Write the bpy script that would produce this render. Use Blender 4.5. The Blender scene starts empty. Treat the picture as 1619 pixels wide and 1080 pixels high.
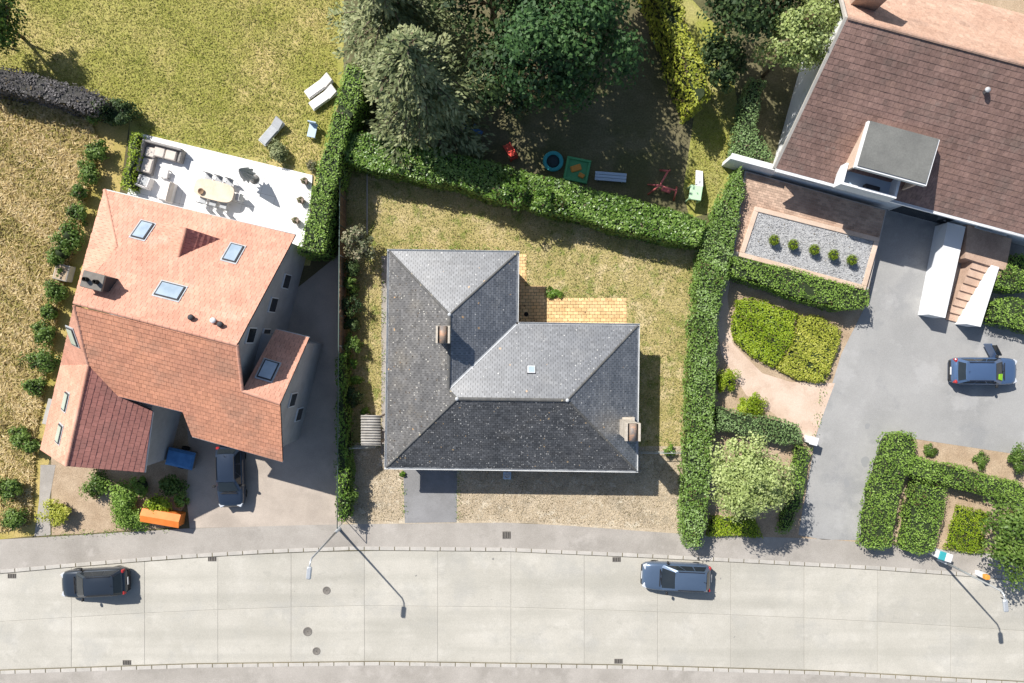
import bpy, math, random
import numpy as np
from mathutils import Vector, Matrix

random.seed(7)
rng = np.random.default_rng(7)
scene = bpy.context.scene
col = scene.collection

# ------------------------------------------------------------------ camera
H = 45.0                      # drone height above ground (m)
GW = 67.5                     # ground width seen (m)
PXM = 1619.0 / GW             # photo pixels per metre at ground level
cam_d = bpy.data.cameras.new('camera')
cam_d.sensor_width = 36.0
cam_d.lens = 36.0 * H / GW
cam_d.clip_start = 0.5
cam_d.clip_end = 2000.0
cam = bpy.data.objects.new('camera', cam_d)
cam.location = (0, 0, H)
cam.rotation_euler = (0, 0, 0)
col.objects.link(cam)
scene.camera = cam

# ------------------------------------------------------------------ light
SUN_AZ = Vector((-0.67, 0.742, 0)).normalized()
SUN_EL = math.radians(45.0)
sun_dir = Vector((SUN_AZ.x * math.cos(SUN_EL), SUN_AZ.y * math.cos(SUN_EL), math.sin(SUN_EL)))
world = bpy.data.worlds.new('World')
scene.world = world
world.use_nodes = True
nt = world.node_tree
nt.nodes.clear()
sky = nt.nodes.new('ShaderNodeTexSky')
sky.sky_type = 'NISHITA'
sky.sun_disc = False
sky.sun_elevation = SUN_EL
sky.sun_rotation = math.atan2(SUN_AZ.x, SUN_AZ.y)
bg = nt.nodes.new('ShaderNodeBackground')
bg.inputs['Strength'].default_value = 0.085
wo = nt.nodes.new('ShaderNodeOutputWorld')
nt.links.new(sky.outputs[0], bg.inputs[0])
nt.links.new(bg.outputs[0], wo.inputs[0])
sl = bpy.data.lights.new('sun', 'SUN')
sl.energy = 4.8
sl.angle = math.radians(0.5)
sl.color = (1.0, 0.965, 0.905)
so = bpy.data.objects.new('sun', sl)
so.rotation_euler = sun_dir.to_track_quat('Z', 'Y').to_euler()
so.location = sun_dir * 80
col.objects.link(so)
scene.view_settings.view_transform = 'Standard'
scene.view_settings.look = 'None'
scene.view_settings.exposure = 0.45
scene.view_settings.gamma = 1.0

# ------------------------------------------------------------------ helpers
def W(px, py, z=0.0):
    """photo pixel -> world point at height z (ray of the nadir camera)"""
    k = (H - z) / H
    return Vector(((px - 809.5) / PXM * k, (540 - py) / PXM * k, z))

def plane3(a, b, c):
    return (a.copy(), (b - a).cross(c - a).normalized())

def on(px, py, pl):
    C = Vector((0, 0, H)); d = W(px, py) - C
    t = (pl[0] - C).dot(pl[1]) / d.dot(pl[1])
    return C + d * t

def tag(o, label=None, cat=None, group=None, kind=None):
    if label: o['label'] = label
    if cat: o['category'] = cat
    if group: o['group'] = group
    if kind: o['kind'] = kind
    return o

def thing(name, label, cat, loc, group=None, rotz=0.0):
    o = bpy.data.objects.new(name, None)
    o.empty_display_size = 0.3
    o.location = loc
    o.rotation_euler = (0, 0, rotz)
    col.objects.link(o)
    return tag(o, label, cat, group)

class MB:
    """collects faces, builds one mesh object"""
    def __init__(s):
        s.v = []; s.f = []; s.t = []; s.sm = []
    def add(s, verts, faces, tint=0.5, smooth=False):
        b = len(s.v)
        s.v.extend([tuple(p) for p in verts])
        s.t.extend([tint] * len(verts))
        for f in faces:
            s.f.append([b + i for i in f]); s.sm.append(smooth)
        return s
    def box(s, c, size, rot=0.0, tint=0.5, M=None):
        x, y, z = [q / 2 for q in size]
        P = [Vector((sx * x, sy * y, sz * z)) for sz in (-1, 1) for sx, sy in ((-1, -1), (1, -1), (1, 1), (-1, 1))]
        R = M if M is not None else Matrix.Rotation(rot, 3, 'Z')
        P = [R @ p + Vector(c) for p in P]
        return s.add(P, [(3, 2, 1, 0), (4, 5, 6, 7), (0, 1, 5, 4), (1, 2, 6, 5), (2, 3, 7, 6), (3, 0, 4, 7)], tint)
    def bbox(s, c, size, rot=0.0, bev=0.03, tint=0.5):
        """box with chamfered top and vertical edges"""
        x, y, z = size[0] / 2, size[1] / 2, size[2]
        R = Matrix.Rotation(rot, 3, 'Z'); c = Vector(c) - Vector((0, 0, z / 2))
        def ring(a, b, ch, zz):
            return [R @ Vector(q) + c for q in ((-a + ch, -b, zz), (a - ch, -b, zz), (a, -b + ch, zz), (a, b - ch, zz), (a - ch, b, zz), (-a + ch, b, zz), (-a, b - ch, zz), (-a, -b + ch, zz))]
        V = ring(x, y, bev, 0) + ring(x, y, bev, z - bev) + ring(x - bev, y - bev, bev, z)
        F = [tuple(range(7, -1, -1)), tuple(range(16, 24))]
        for r in (0, 8):
            for i in range(8):
                j = (i + 1) % 8
                F.append((r + i, r + j, r + 8 + j, r + 8 + i))
        return s.add(V, F, tint)
    def prism(s, poly, z0, z1, tint=0.5):
        P = [Vector((p[0], p[1], 0)) for p in poly]
        ar = sum(P[i].x * P[(i + 1) % len(P)].y - P[(i + 1) % len(P)].x * P[i].y for i in range(len(P)))
        if ar < 0: P.reverse()
        n = len(P)
        V = [(p.x, p.y, z0) for p in P] + [(p.x, p.y, z1) for p in P]
        F = [tuple(range(n - 1, -1, -1)), tuple(range(n, 2 * n))] + [(i, (i + 1) % n, n + (i + 1) % n, n + i) for i in range(n)]
        return s.add(V, F, tint)
    def slab(s, poly3, th, tint=0.5):
        """planar 3d polygon with thickness below it"""
        P = [Vector(p) for p in poly3]
        n = Vector((0, 0, 0))
        for i in range(len(P)):
            n += P[i].cross(P[(i + 1) % len(P)])
        if n.z < 0: P.reverse()
        k = len(P)
        V = P + [p - Vector((0, 0, th)) for p in P]
        F = [tuple(range(k)), tuple(range(2 * k - 1, k - 1, -1))] + [(k + i, k + (i + 1) % k, (i + 1) % k, i) for i in range(k)]
        return s.add(V, F, tint)
    def tube(s, pts, radii, n=8, tint=0.5, smooth=True):
        pts = [Vector(p) for p in pts]
        if not hasattr(radii, '__len__'): radii = [radii] * len(pts)
        V = []; F = []
        up = None
        for i, p in enumerate(pts):
            d = (pts[min(i + 1, len(pts) - 1)] - pts[max(i - 1, 0)])
            d = d.normalized() if d.length > 1e-9 else Vector((0, 0, 1))
            if up is None:
                a = Vector((1, 0, 0)) if abs(d.x) < .9 else Vector((0, 1, 0))
            else: a = up
            b1 = (a - d * a.dot(d)).normalized(); b2 = d.cross(b1); up = b1
            for k in range(n):
                th = 2 * math.pi * k / n
                V.append(p + (b1 * math.cos(th) + b2 * math.sin(th)) * radii[i])
        for i in range(len(pts) - 1):
            for k in range(n):
                k2 = (k + 1) % n
                F.append((i * n + k, i * n + k2, (i + 1) * n + k2, (i + 1) * n + k))
        s.add(V, F, tint, smooth)
        b = len(s.v) - len(V)
        s.f.append([b + k for k in range(n - 1, -1, -1)]); s.sm.append(False)
        s.f.append([b + (len(pts) - 1) * n + k for k in range(n)]); s.sm.append(False)
        return s
    def lathe(s, c, prof, n=16, tint=0.5, smooth=True, M=None):
        c = Vector(c); V = []; F = []
        for r, z in prof:
            for k in range(n):
                th = 2 * math.pi * k / n
                q = Vector((r * math.cos(th), r * math.sin(th), z))
                if M is not None: q = M @ q
                V.append(c + q)
        for i in range(len(prof) - 1):
            for k in range(n):
                k2 = (k + 1) % n
                F.append((i * n + k, i * n + k2, (i + 1) * n + k2, (i + 1) * n + k))
        F.append(tuple(range(n - 1, -1, -1))); F.append(tuple((len(prof) - 1) * n + k for k in range(n)))
        return s.add(V, F, tint, smooth)
    def build(s, name, mat, parent=None, origin=None, kind=None):
        """vertices are world coordinates unless the parent is at origin/local; origin is subtracted"""
        me = bpy.data.meshes.new(name)
        o3 = Vector(origin) if origin is not None else Vector((0, 0, 0))
        me.from_pydata([(p[0] - o3.x, p[1] - o3.y, p[2] - o3.z) for p in s.v], [], s.f)
        me.polygons.foreach_set('use_smooth', s.sm)
        at = me.attributes.new('tint', 'FLOAT', 'POINT')
        at.data.foreach_set('value', s.t)
        me.update()
        ob = bpy.data.objects.new(name, me)
        me.materials.append(mat)
        col.objects.link(ob)
        if parent is not None: ob.parent = parent
        if kind: ob['kind'] = kind
        return ob

def copy_tree(o, parent=None):
    c = o.copy(); col.objects.link(c); c.parent = parent
    for ch in list(o.children): copy_tree(ch, c)
    return c

# ------------------------------------------------------------------ materials
def ramp(nd, stops):
    cr = nd.color_ramp
    while len(cr.elements) < len(stops): cr.elements.new(0.5)
    for e, (p, c) in zip(cr.elements, stops):
        e.position = p; e.color = (c[0], c[1], c[2], 1)

def pmat(name, c1, c2=None, scale=1.0, rough=0.85, bump=0.0, bscale=30.0, fine=0.0, fscale=20.0, spec=0.3,
         tint=0.0, spots=(), patches=(), metal=0.0, objrand=0.0, contrast=0.5, bdist=0.02, ior=1.5, clear=0.0, lanes=0.0):
    m = bpy.data.materials.new(name); m.use_nodes = True
    t = m.node_tree; N = t.nodes; L = t.links
    b = N['Principled BSDF']
    b.inputs['Roughness'].default_value = rough
    b.inputs['Specular IOR Level'].default_value = spec
    b.inputs['Metallic'].default_value = metal
    b.inputs['IOR'].default_value = ior
    if clear: b.inputs['Coat Weight'].default_value = clear; b.inputs['Coat Roughness'].default_value = 0.05
    geo = N.new('ShaderNodeNewGeometry')
    pos = geo.outputs['Position']
    c2 = c2 or c1
    n1 = N.new('ShaderNodeTexNoise'); n1.inputs['Scale'].default_value = scale; n1.inputs['Detail'].default_value = 6
    n1.inputs['Roughness'].default_value = 0.6
    L.new(pos, n1.inputs['Vector'])
    r = N.new('ShaderNodeValToRGB')
    lo = 0.5 - 0.25 * (1 - contrast) - 0.02; hi = 1 - lo
    ramp(r, [(lo, c1), (hi, c2)])
    L.new(n1.outputs['Fac'], r.inputs['Fac'])
    cur = r.outputs['Color']
    def mix(fac, a, bcol, mode='MIX'):
        x = N.new('ShaderNodeMix'); x.data_type = 'RGBA'; x.blend_type = mode
        if isinstance(fac, float): x.inputs['Factor'].default_value = fac
        else: L.new(fac, x.inputs['Factor'])
        L.new(a, x.inputs['A'])
        if isinstance(bcol, tuple): x.inputs['B'].default_value = (*bcol, 1)
        else: L.new(bcol, x.inputs['B'])
        return x.outputs['Result']
    def mathn(op, a, bval=None, clamp=False):
        x = N.new('ShaderNodeMath'); x.operation = op; x.use_clamp = clamp
        for i, q in enumerate((a, bval)):
            if q is None: continue
            if isinstance(q, (int, float)): x.inputs[i].default_value = q
            else: L.new(q, x.inputs[i])
        return x.outputs[0]
    for (pc, ps, thr, soft, amt) in patches:
        n = N.new('ShaderNodeTexNoise'); n.inputs['Scale'].default_value = ps; n.inputs['Detail'].default_value = 5
        n.inputs['Roughness'].default_value = 0.65
        mp = N.new('ShaderNodeVectorMath'); mp.operation = 'ADD'; mp.inputs[1].default_value = (ps * 37.1, thr * 91.7, 3.3)
        L.new(pos, mp.inputs[0]); L.new(mp.outputs[0], n.inputs['Vector'])
        mr = N.new('ShaderNodeMapRange'); mr.inputs['From Min'].default_value = thr - soft; mr.inputs['From Max'].default_value = thr + soft
        mr.inputs['To Max'].default_value = amt
        L.new(n.outputs['Fac'], mr.inputs['Value'])
        cur = mix(mr.outputs[0], cur, pc)
    if lanes:
        mp = N.new('ShaderNodeVectorMath'); mp.operation = 'MULTIPLY'; mp.inputs[1].default_value = (.05, .85, .3); L.new(pos, mp.inputs[0])
        n = N.new('ShaderNodeTexNoise'); n.inputs['Scale'].default_value = 1.0; n.inputs['Detail'].default_value = 4; L.new(mp.outputs[0], n.inputs['Vector'])
        mr = N.new('ShaderNodeMapRange'); mr.inputs['From Min'].default_value = .45; mr.inputs['From Max'].default_value = .65; mr.inputs['To Max'].default_value = lanes
        L.new(n.outputs['Fac'], mr.inputs['Value']); cur = mix(mr.outputs[0], cur, (.37, .35, .30))
    if fine:
        n2 = N.new('ShaderNodeTexNoise'); n2.inputs['Scale'].default_value = fscale; n2.inputs['Detail'].default_value = 3
        L.new(pos, n2.inputs['Vector'])
        mr = N.new('ShaderNodeMapRange'); mr.inputs['From Min'].default_value = 0.25; mr.inputs['From Max'].default_value = 0.75
        mr.inputs['To Min'].default_value = 1 - fine; mr.inputs['To Max'].default_value = 1 + fine
        L.new(n2.outputs['Fac'], mr.inputs['Value'])
        vm = N.new('ShaderNodeVectorMath'); vm.operation = 'SCALE'
        L.new(cur, vm.inputs[0]); L.new(mr.outputs[0], vm.inputs['Scale']); cur = vm.outputs[0]
    if tint:
        a = N.new('ShaderNodeAttribute'); a.attribute_name = 'tint'
        mr = N.new('ShaderNodeMapRange'); mr.inputs['To Min'].default_value = 1 - tint; mr.inputs['To Max'].default_value = 1 + tint
        L.new(a.outputs['Fac'], mr.inputs['Value'])
        vm = N.new('ShaderNodeVectorMath'); vm.operation = 'SCALE'
        L.new(cur, vm.inputs[0]); L.new(mr.outputs[0], vm.inputs['Scale']); cur = vm.outputs[0]
    if objrand:
        oi = N.new('ShaderNodeObjectInfo')
        mr = N.new('ShaderNodeMapRange'); mr.inputs['To Min'].default_value = 1 - objrand; mr.inputs['To Max'].default_value = 1 + objrand
        L.new(oi.outputs['Random'], mr.inputs['Value'])
        vm = N.new('ShaderNodeVectorMath'); vm.operation = 'SCALE'
        L.new(cur, vm.inputs[0]); L.new(mr.outputs[0], vm.inputs['Scale']); cur = vm.outputs[0]
    for (sc, ss, rad, dens) in spots:
        vo = N.new('ShaderNodeTexVoronoi'); vo.inputs['Scale'].default_value = ss
        wv = N.new('ShaderNodeTexNoise'); wv.inputs['Scale'].default_value = ss * 1.7
        L.new(pos, wv.inputs['Vector'])
        ad = N.new('ShaderNodeVectorMath'); ad.operation = 'MULTIPLY_ADD'
        ad.inputs[1].default_value = (0.7 / ss,) * 3
        L.new(wv.outputs['Color'], ad.inputs[0]); L.new(pos, ad.inputs[2])
        L.new(ad.outputs[0], vo.inputs['Vector'])
        sp = N.new('ShaderNodeSeparateColor'); L.new(vo.outputs['Color'], sp.inputs[0])
        nb = N.new('ShaderNodeTexNoise'); nb.inputs['Scale'].default_value = 0.45; L.new(pos, nb.inputs['Vector'])
        dn = mathn('MULTIPLY', nb.outputs['Fac'], dens * 2)
        gate = mathn('LESS_THAN', sp.outputs[0], dn)
        rr = mathn('MULTIPLY', sp.outputs[1], rad)
        ins = mathn('LESS_THAN', vo.outputs['Distance'], rr)
        cur = mix(mathn('MULTIPLY', gate, ins), cur, sc)
    L.new(cur, b.inputs['Base Color'])
    if bump:
        nb = N.new('ShaderNodeTexNoise'); nb.inputs['Scale'].default_value = bscale; nb.inputs['Detail'].default_value = 4
        L.new(pos, nb.inputs['Vector'])
        bp = N.new('ShaderNodeBump'); bp.inputs['Strength'].default_value = bump; bp.inputs['Distance'].default_value = bdist
        L.new(nb.outputs['Fac'], bp.inputs['Height']); L.new(bp.outputs[0], b.inputs['Normal'])
    return m

def leafmat(name, dark, mid, light, transl=0.25, rough=0.5, spec=0.35):
    m = bpy.data.materials.new(name); m.use_nodes = True
    t = m.node_tree; N = t.nodes; L = t.links
    b = N['Principled BSDF']; out = N['Material Output']
    b.inputs['Roughness'].default_value = rough; b.inputs['Specular IOR Level'].default_value = spec
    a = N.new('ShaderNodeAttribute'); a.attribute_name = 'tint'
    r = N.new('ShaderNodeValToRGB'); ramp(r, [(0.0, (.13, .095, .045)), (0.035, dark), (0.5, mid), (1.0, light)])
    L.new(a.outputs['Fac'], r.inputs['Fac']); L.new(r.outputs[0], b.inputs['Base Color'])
    tr = N.new('ShaderNodeBsdfTranslucent'); L.new(r.outputs[0], tr.inputs['Color'])
    mx = N.new('ShaderNodeMixShader'); mx.inputs[0].default_value = transl
    L.new(b.outputs[0], mx.inputs[1]); L.new(tr.outputs[0], mx.inputs[2]); L.new(mx.outputs[0], out.inputs[0])
    return m

M = {}
M['ground'] = pmat('ground_soil', (.10, .085, .04), (.17, .14, .07), .15, fine=.25, fscale=9)
M['lawn_left'] = pmat('lawn_left', (.26, .265, .045), (.38, .345, .10), .16, fine=.3, fscale=9, bump=.5, bscale=14, contrast=.35,
                      patches=(((.56, .43, .20), .12, .53, .06, .75), ((.22, .225, .015), .35, .6, .06, .5)))
M['meadow'] = pmat('meadow_soil', (.48, .36, .14), (.30, .26, .05), .35, fine=.3, fscale=12, bump=.6, bscale=12)
M['lawn_dry'] = pmat('lawn_dry', (.46, .365, .175), (.31, .27, .09), .5, fine=.42, fscale=11, bump=.6, bscale=16, contrast=.4,
                     patches=(((.16, .20, .035), 1.3, .57, .04, .75), ((.55, .44, .25), .8, .58, .05, .7)))
M['soil_dry'] = pmat('soil_dry', (.40, .32, .22), (.51, .42, .30), .7, fine=.35, fscale=13, bump=.6, bscale=18, contrast=.3,
                     patches=(((.30, .25, .18), .9, .57, .05, .7), ((.17, .16, .08), 2.2, .66, .03, .6), ((.62, .55, .43), 1.5, .6, .05, .65)))
M['lawn_baked_shade'] = pmat('lawn_baked_shade', (.10, .10, .04), (.16, .14, .075), .3, fine=.3, fscale=9, bump=.5, bscale=14,  # dull soil and grass, tree shade darkened into the colour
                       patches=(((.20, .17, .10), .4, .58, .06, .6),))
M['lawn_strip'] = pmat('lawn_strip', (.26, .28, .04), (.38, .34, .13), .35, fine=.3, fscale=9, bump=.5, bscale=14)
M['drive_grey'] = pmat('asphalt_grey', (.23, .225, .225), (.28, .275, .275), .5, fine=.12, fscale=25, bump=.3, bscale=40, rough=.9,
                       patches=(((.19, .185, .18), .3, .56, .05, .5),), spots=(((.17, .165, .16), 1.1, .25, .06),))
M['court'] = pmat('asphalt_court', (.30, .295, .285), (.36, .352, .34), .25, fine=.12, fscale=20, bump=.3, bscale=40, rough=.9,
                  patches=(((.26, .26, .26), .22, .56, .04, .6), ((.42, .41, .40), .5, .6, .05, .5)), spots=(((.28, .28, .28), .8, .28, .06),))
M['concrete'] = pmat('road_concrete', (.43, .405, .35), (.50, .47, .41), .3, fine=.10, fscale=15, bump=.2, bscale=30, rough=.85, objrand=.05, lanes=.55,
                     patches=(((.39, .375, .34), .35, .58, .06, .55), ((.55, .52, .46), .6, .60, .06, .5), ((.37, .35, .305), 1.4, .64, .03, .4)),
                     spots=(((.26, .25, .23), 1.0, .13, .10),))
M['joint'] = pmat('joint_tar', (.33, .315, .275), (.39, .37, .325), 3)
M['sidewalk'] = pmat('sidewalk_asphalt', (.33, .30, .265), (.41, .375, .335), .4, fine=.12, fscale=16, bump=.25, bscale=30,
                     patches=(((.28, .255, .225), .3, .57, .05, .6), ((.47, .43, .39), .7, .62, .05, .5)))
M['kerb'] = pmat('kerb_concrete', (.42, .395, .355), (.50, .465, .42), 1.5, fine=.1, objrand=.06)
M['drive_tan'] = pmat('paving_tan', (.36, .305, .255), (.44, .375, .315), .5, fine=.12, fscale=18, bump=.3, bscale=30, objrand=.12,
                      patches=(((.30, .255, .215), .4, .57, .06, .5),))
M['terrace_white'] = pmat('terrace_white', (.78, .77, .75), (.82, .81, .80), .8, fine=.03, rough=.6, objrand=.03)
M['paver'] = pmat('terrace_paver', (.70, .45, .21), (.84, .60, .31), 1.6, fine=.2, fscale=22, bump=.4, bscale=40, objrand=.14,
                  spots=(((.20, .12, .07), 4.5, .30, .16),))
M['paver_joint'] = pmat('paver_joint', (.13, .09, .05), (.2, .14, .08), 3)
M['brick_pave'] = pmat('brick_paving', (.40, .27, .20), (.52, .37, .28), .8, fine=.18, fscale=18, objrand=.1)
M['pink_path'] = pmat('pink_path', (.56, .42, .32), (.64, .50, .40), .6, fine=.12, fscale=16, patches=(((.50, .36, .27), .7, .58, .05, .6),))
M['gravel'] = pmat('gravel_pale', (.34, .34, .345), (.44, .44, .44), 4, fine=.25, fscale=30, bump=.8, bscale=35)
M['bed_soil'] = pmat('bed_soil', (.36, .26, .17), (.46, .35, .24), 1.0, fine=.3, fscale=14, bump=.6, bscale=16)
M['slate'] = pmat('slate', (.095, .099, .106), (.130, .134, .140), .7, rough=.42, spec=1.0, ior=1.85, fine=.2, fscale=9, tint=.34, bump=.10, bscale=25, bdist=.01,
                  patches=(((.18, .175, .165), .5, .60, .08, .4), ((.07, .072, .078), 1.3, .62, .05, .5)),
                  spots=(((.50, .49, .46), 6.5, .30, .18), ((.42, .27, .13), 3.2, .25, .08), ((.03, .03, .03), 5.0, .26, .14)))
M['slate_lichen'] = pmat('slate_lichen', (.064, .066, .070), (.090, .091, .095), .7, rough=.5, spec=.5, fine=.2, fscale=9, tint=.34, bump=.12, bscale=25, bdist=.01,
                  patches=(((.085, .08, .074), .5, .60, .08, .5),),
                  spots=(((.40, .39, .37), 8.5, .38, .42), ((.36, .26, .15), 4.0, .26, .16)))
M['slate_moss'] = pmat('slate_moss', (.100, .098, .098), (.135, .13, .125), .7, rough=.55, spec=.5, fine=.22, fscale=9, tint=.34, bump=.12, bscale=25, bdist=.01,
                  patches=(((.17, .15, .12), .6, .60, .08, .45),),
                  spots=(((.46, .44, .39), 7.0, .34, .34), ((.46, .29, .14), 5.0, .32, .28), ((.03, .03, .03), 5.0, .3, .25)))
M['roof_deck'] = pmat('roof_deck', (.02, .02, .02), (.025, .025, .025), 1)
M['zinc'] = pmat('zinc_gutter', (.50, .51, .52), (.60, .61, .61), 2, rough=.5, metal=.0, spec=.5)
M['ridge_slate'] = pmat('ridge_slate', (.09, .09, .09), (.13, .125, .115), 3, rough=.6, tint=.2, spots=(((.42, .36, .25), 4.0, .35, .3),))
M['lead'] = pmat('lead_flashing', (.40, .41, .42), (.52, .53, .54), 3, rough=.5)
M['chim_conc'] = pmat('chimney_concrete', (.42, .37, .30), (.56, .50, .42), 3, fine=.15, bump=.3)
M['rust'] = pmat('rusty_metal', (.30, .22, .16), (.16, .15, .15), 2.2, rough=.55, spec=.4, patches=(((.50, .28, .17), 2.5, .56, .05, .8),))
M['flue'] = pmat('flue_soot', (.015, .014, .013), (.025, .022, .02), 4)
M['brick_wall'] = pmat('brick_wall', (.34, .24, .18), (.42, .31, .24), 1.4, fine=.2, fscale=14)
M['render_grey'] = pmat('render_grey', (.42, .40, .38), (.50, .48, .46), 1.2, fine=.1)
M['render_white'] = pmat('render_white', (.74, .75, .77), (.79, .80, .81), .9, fine=.04, patches=(((.60, .58, .54), .9, .60, .07, .5),))
M['glass'] = pmat('window_glass', (.018, .024, .030), (.024, .03, .036), 1, rough=.06, spec=.5)
M['skyglass'] = pmat('skylight_glass', (.30, .38, .46), (.40, .48, .56), 1.5, rough=.08, spec=.8)
M['skyglass_green'] = pmat('skylight_glass_green', (.40, .46, .40), (.46, .52, .46), 1.5, rough=.15, spec=.6)
M['frame_white'] = pmat('frame_white', (.72, .72, .72))
M['frame_dark'] = pmat('frame_dark', (.06, .06, .065))
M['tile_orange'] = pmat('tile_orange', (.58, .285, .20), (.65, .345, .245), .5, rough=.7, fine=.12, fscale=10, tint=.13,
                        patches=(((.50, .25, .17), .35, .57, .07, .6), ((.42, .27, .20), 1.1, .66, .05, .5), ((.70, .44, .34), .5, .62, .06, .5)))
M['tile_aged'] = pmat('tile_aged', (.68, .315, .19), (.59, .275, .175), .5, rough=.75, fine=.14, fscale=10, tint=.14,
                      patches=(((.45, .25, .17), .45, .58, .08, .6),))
M['tile_orange_shaded'] = pmat('tile_orange_shaded', (.44, .19, .155), (.51, .225, .18), .5, rough=.7, fine=.14, fscale=10, tint=.12, patches=(((.34, .17, .14), .5, .58, .07, .5),))  # orange tile darkened for slopes turned from the sun
M['tile_brown_shaded'] = pmat('tile_brown_shaded', (.215, .135, .112), (.29, .18, .148), .45, rough=.75, fine=.22, fscale=7, tint=.18,  # slope away from the sun, its shade put into the brown
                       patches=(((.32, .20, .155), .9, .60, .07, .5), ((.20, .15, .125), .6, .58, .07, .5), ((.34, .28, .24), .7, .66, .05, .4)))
M['tile_brown_lit'] = pmat('tile_brown_lit', (.46, .29, .21), (.56, .37, .275), .5, rough=.75, fine=.16, fscale=8, tint=.14, patches=(((.38, .26, .2), .6, .6, .06, .5),))  # same roof's tile, made paler to carry the sunlight
M['flat_roof'] = pmat('dormer_roof_felt', (.15, .15, .14), (.19, .19, .175), .9, fine=.12, fscale=12)
M['wood_grey'] = pmat('wood_grey', (.26, .23, .20), (.36, .32, .28), 2.5, fine=.2, fscale=18, objrand=.2)
M['wood_brown'] = pmat('wood_brown', (.22, .14, .09), (.32, .21, .13), 2.5, fine=.2, fscale=18, objrand=.2)
M['wood_pale'] = pmat('wood_pale', (.62, .50, .38), (.70, .58, .46), 2, fine=.1, objrand=.05)
M['metal_post'] = pmat('metal_post', (.42, .45, .43), (.50, .53, .51), 4, rough=.4, metal=.3)
M['wire'] = pmat('wire_green', (.10, .14, .12), rough=.5)
M['corrug'] = pmat('corrugated_sheet', (.30, .285, .26), (.42, .40, .375), 2.0, fine=.15, rough=.7, spots=(((.2, .18, .15), 3.0, .3, .2),))
M['lamp_metal'] = pmat('lamp_metal', (.50, .52, .54), (.56, .58, .60), 2, rough=.4, metal=.4)
M['iron'] = pmat('cast_iron', (.16, .145, .13), (.21, .19, .165), 5, rough=.6)
M['tyre'] = pmat('tyre_rubber', (.02, .02, .02), rough=.9)
M['rim'] = pmat('rim_alloy', (.45, .45, .46), rough=.35, metal=.8)
M['black_plastic'] = pmat('black_plastic', (.025, .025, .027), rough=.6)
M['head_lamp'] = pmat('head_lamp', (.55, .57, .60), rough=.1, spec=.8)
M['tail_lamp'] = pmat('tail_lamp', (.40, .03, .03), rough=.25, spec=.6)
def paint(name, c): return pmat(name, c, tuple(q * 1.05 for q in c), .6, rough=.28, spec=.6, metal=.35, clear=.6)
M['paint_navy'] = paint('car_paint_navy', (.030, .045, .075))
M['paint_black'] = paint('car_paint_black', (.030, .040, .055))
M['paint_blue'] = paint('car_paint_blue', (.085, .145, .27))
M['paint_steel'] = paint('car_paint_steel', (.095, .14, .215))
M['wicker'] = pmat('wicker_grey', (.26, .24, .23), (.34, .32, .30), 6, fine=.2)
M['cushion'] = pmat('cushion_beige', (.60, .53, .47), (.66, .59, .53), 3)
M['cushion_white'] = pmat('cushion_white', (.74, .70, .67), (.78, .74, .71), 3)
M['cloth_grey'] = pmat('cloth_grey', (.40, .41, .42), (.47, .48, .49), 3)
M['orange'] = pmat('orange_paint', (.75, .20, .035), (.82, .25, .05), 2, rough=.5)
M['blue_tarp'] = pmat('blue_tarp', (.06, .19, .42), (.09, .26, .52), 2.5, rough=.45, bump=.3, bscale=5)
M['toy_red'] = pmat('toy_red', (.60, .07, .05), rough=.45)
M['toy_pink'] = pmat('toy_pink', (.60, .16, .15), rough=.45)
M['toy_teal'] = pmat('toy_teal', (.05, .35, .38), rough=.45)
M['toy_dark'] = pmat('toy_dark', (.03, .05, .06), rough=.7)
M['toy_green'] = pmat('toy_green', (.10, .38, .16), rough=.45)
M['toy_mint'] = pmat('toy_mint', (.50, .72, .46), rough=.45)
M['toy_orange'] = pmat('toy_orange', (.75, .32, .06), rough=.45)
M['toy_lightblue'] = pmat('toy_lightblue', (.45, .56, .68), rough=.45)
M['toy_blue'] = pmat('toy_blue', (.10, .22, .45), rough=.5)
M['pot'] = pmat('pot_clay', (.22, .17, .14), (.28, .22, .18), 4)
M['vest'] = pmat('lime_cloth', (.35, .70, .03), rough=.7)
M['bark'] = pmat('bark', (.11, .085, .06), (.18, .14, .10), 4, bump=.6, bscale=12)
M['hedge_core'] = pmat('hedge_core', (.020, .032, .012), (.035, .05, .018), 3)
M['hedge_dead_core'] = pmat('hedge_dead_core', (.04, .04, .035), (.07, .065, .06), 3)

LM = {}
LM['laurel'] = leafmat('leaf_laurel', (.05, .105, .018), (.125, .235, .03), (.32, .45, .11), .25, .38, .5)
LM['hedge'] = leafmat('leaf_hedge', (.11, .195, .03), (.20, .33, .05), (.31, .45, .095))
LM['hedge_pale'] = leafmat('leaf_hedge_pale', (.12, .20, .065), (.20, .31, .105), (.31, .43, .19))
LM['privet'] = leafmat('leaf_privet', (.085, .165, .025), (.18, .30, .05), (.40, .53, .23))
LM['lime'] = leafmat('leaf_lime', (.15, .24, .012), (.26, .365, .016), (.42, .50, .05))
LM['cedar'] = leafmat('leaf_cedar', (.07, .10, .035), (.185, .22, .09), (.40, .42, .21), .2, .6)
LM['fir'] = leafmat('leaf_fir', (.018, .045, .016), (.035, .09, .025), (.075, .155, .04), .2, .6)
LM['dark'] = leafmat('leaf_dark', (.014, .035, .012), (.035, .07, .02), (.085, .13, .035), .2, .6)
LM['pale'] = leafmat('leaf_pale', (.21, .27, .075), (.38, .46, .155), (.56, .62, .28), .3)
LM['yellow'] = leafmat('leaf_yellow', (.25, .30, .03), (.43, .46, .06), (.60, .58, .13), .3)
LM['mid'] = leafmat('leaf_mid', (.05, .10, .018), (.105, .185, .03), (.20, .29, .06))
LM['rose'] = leafmat('leaf_rose', (.085, .11, .05), (.19, .21, .11), (.40, .34, .22))
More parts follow.
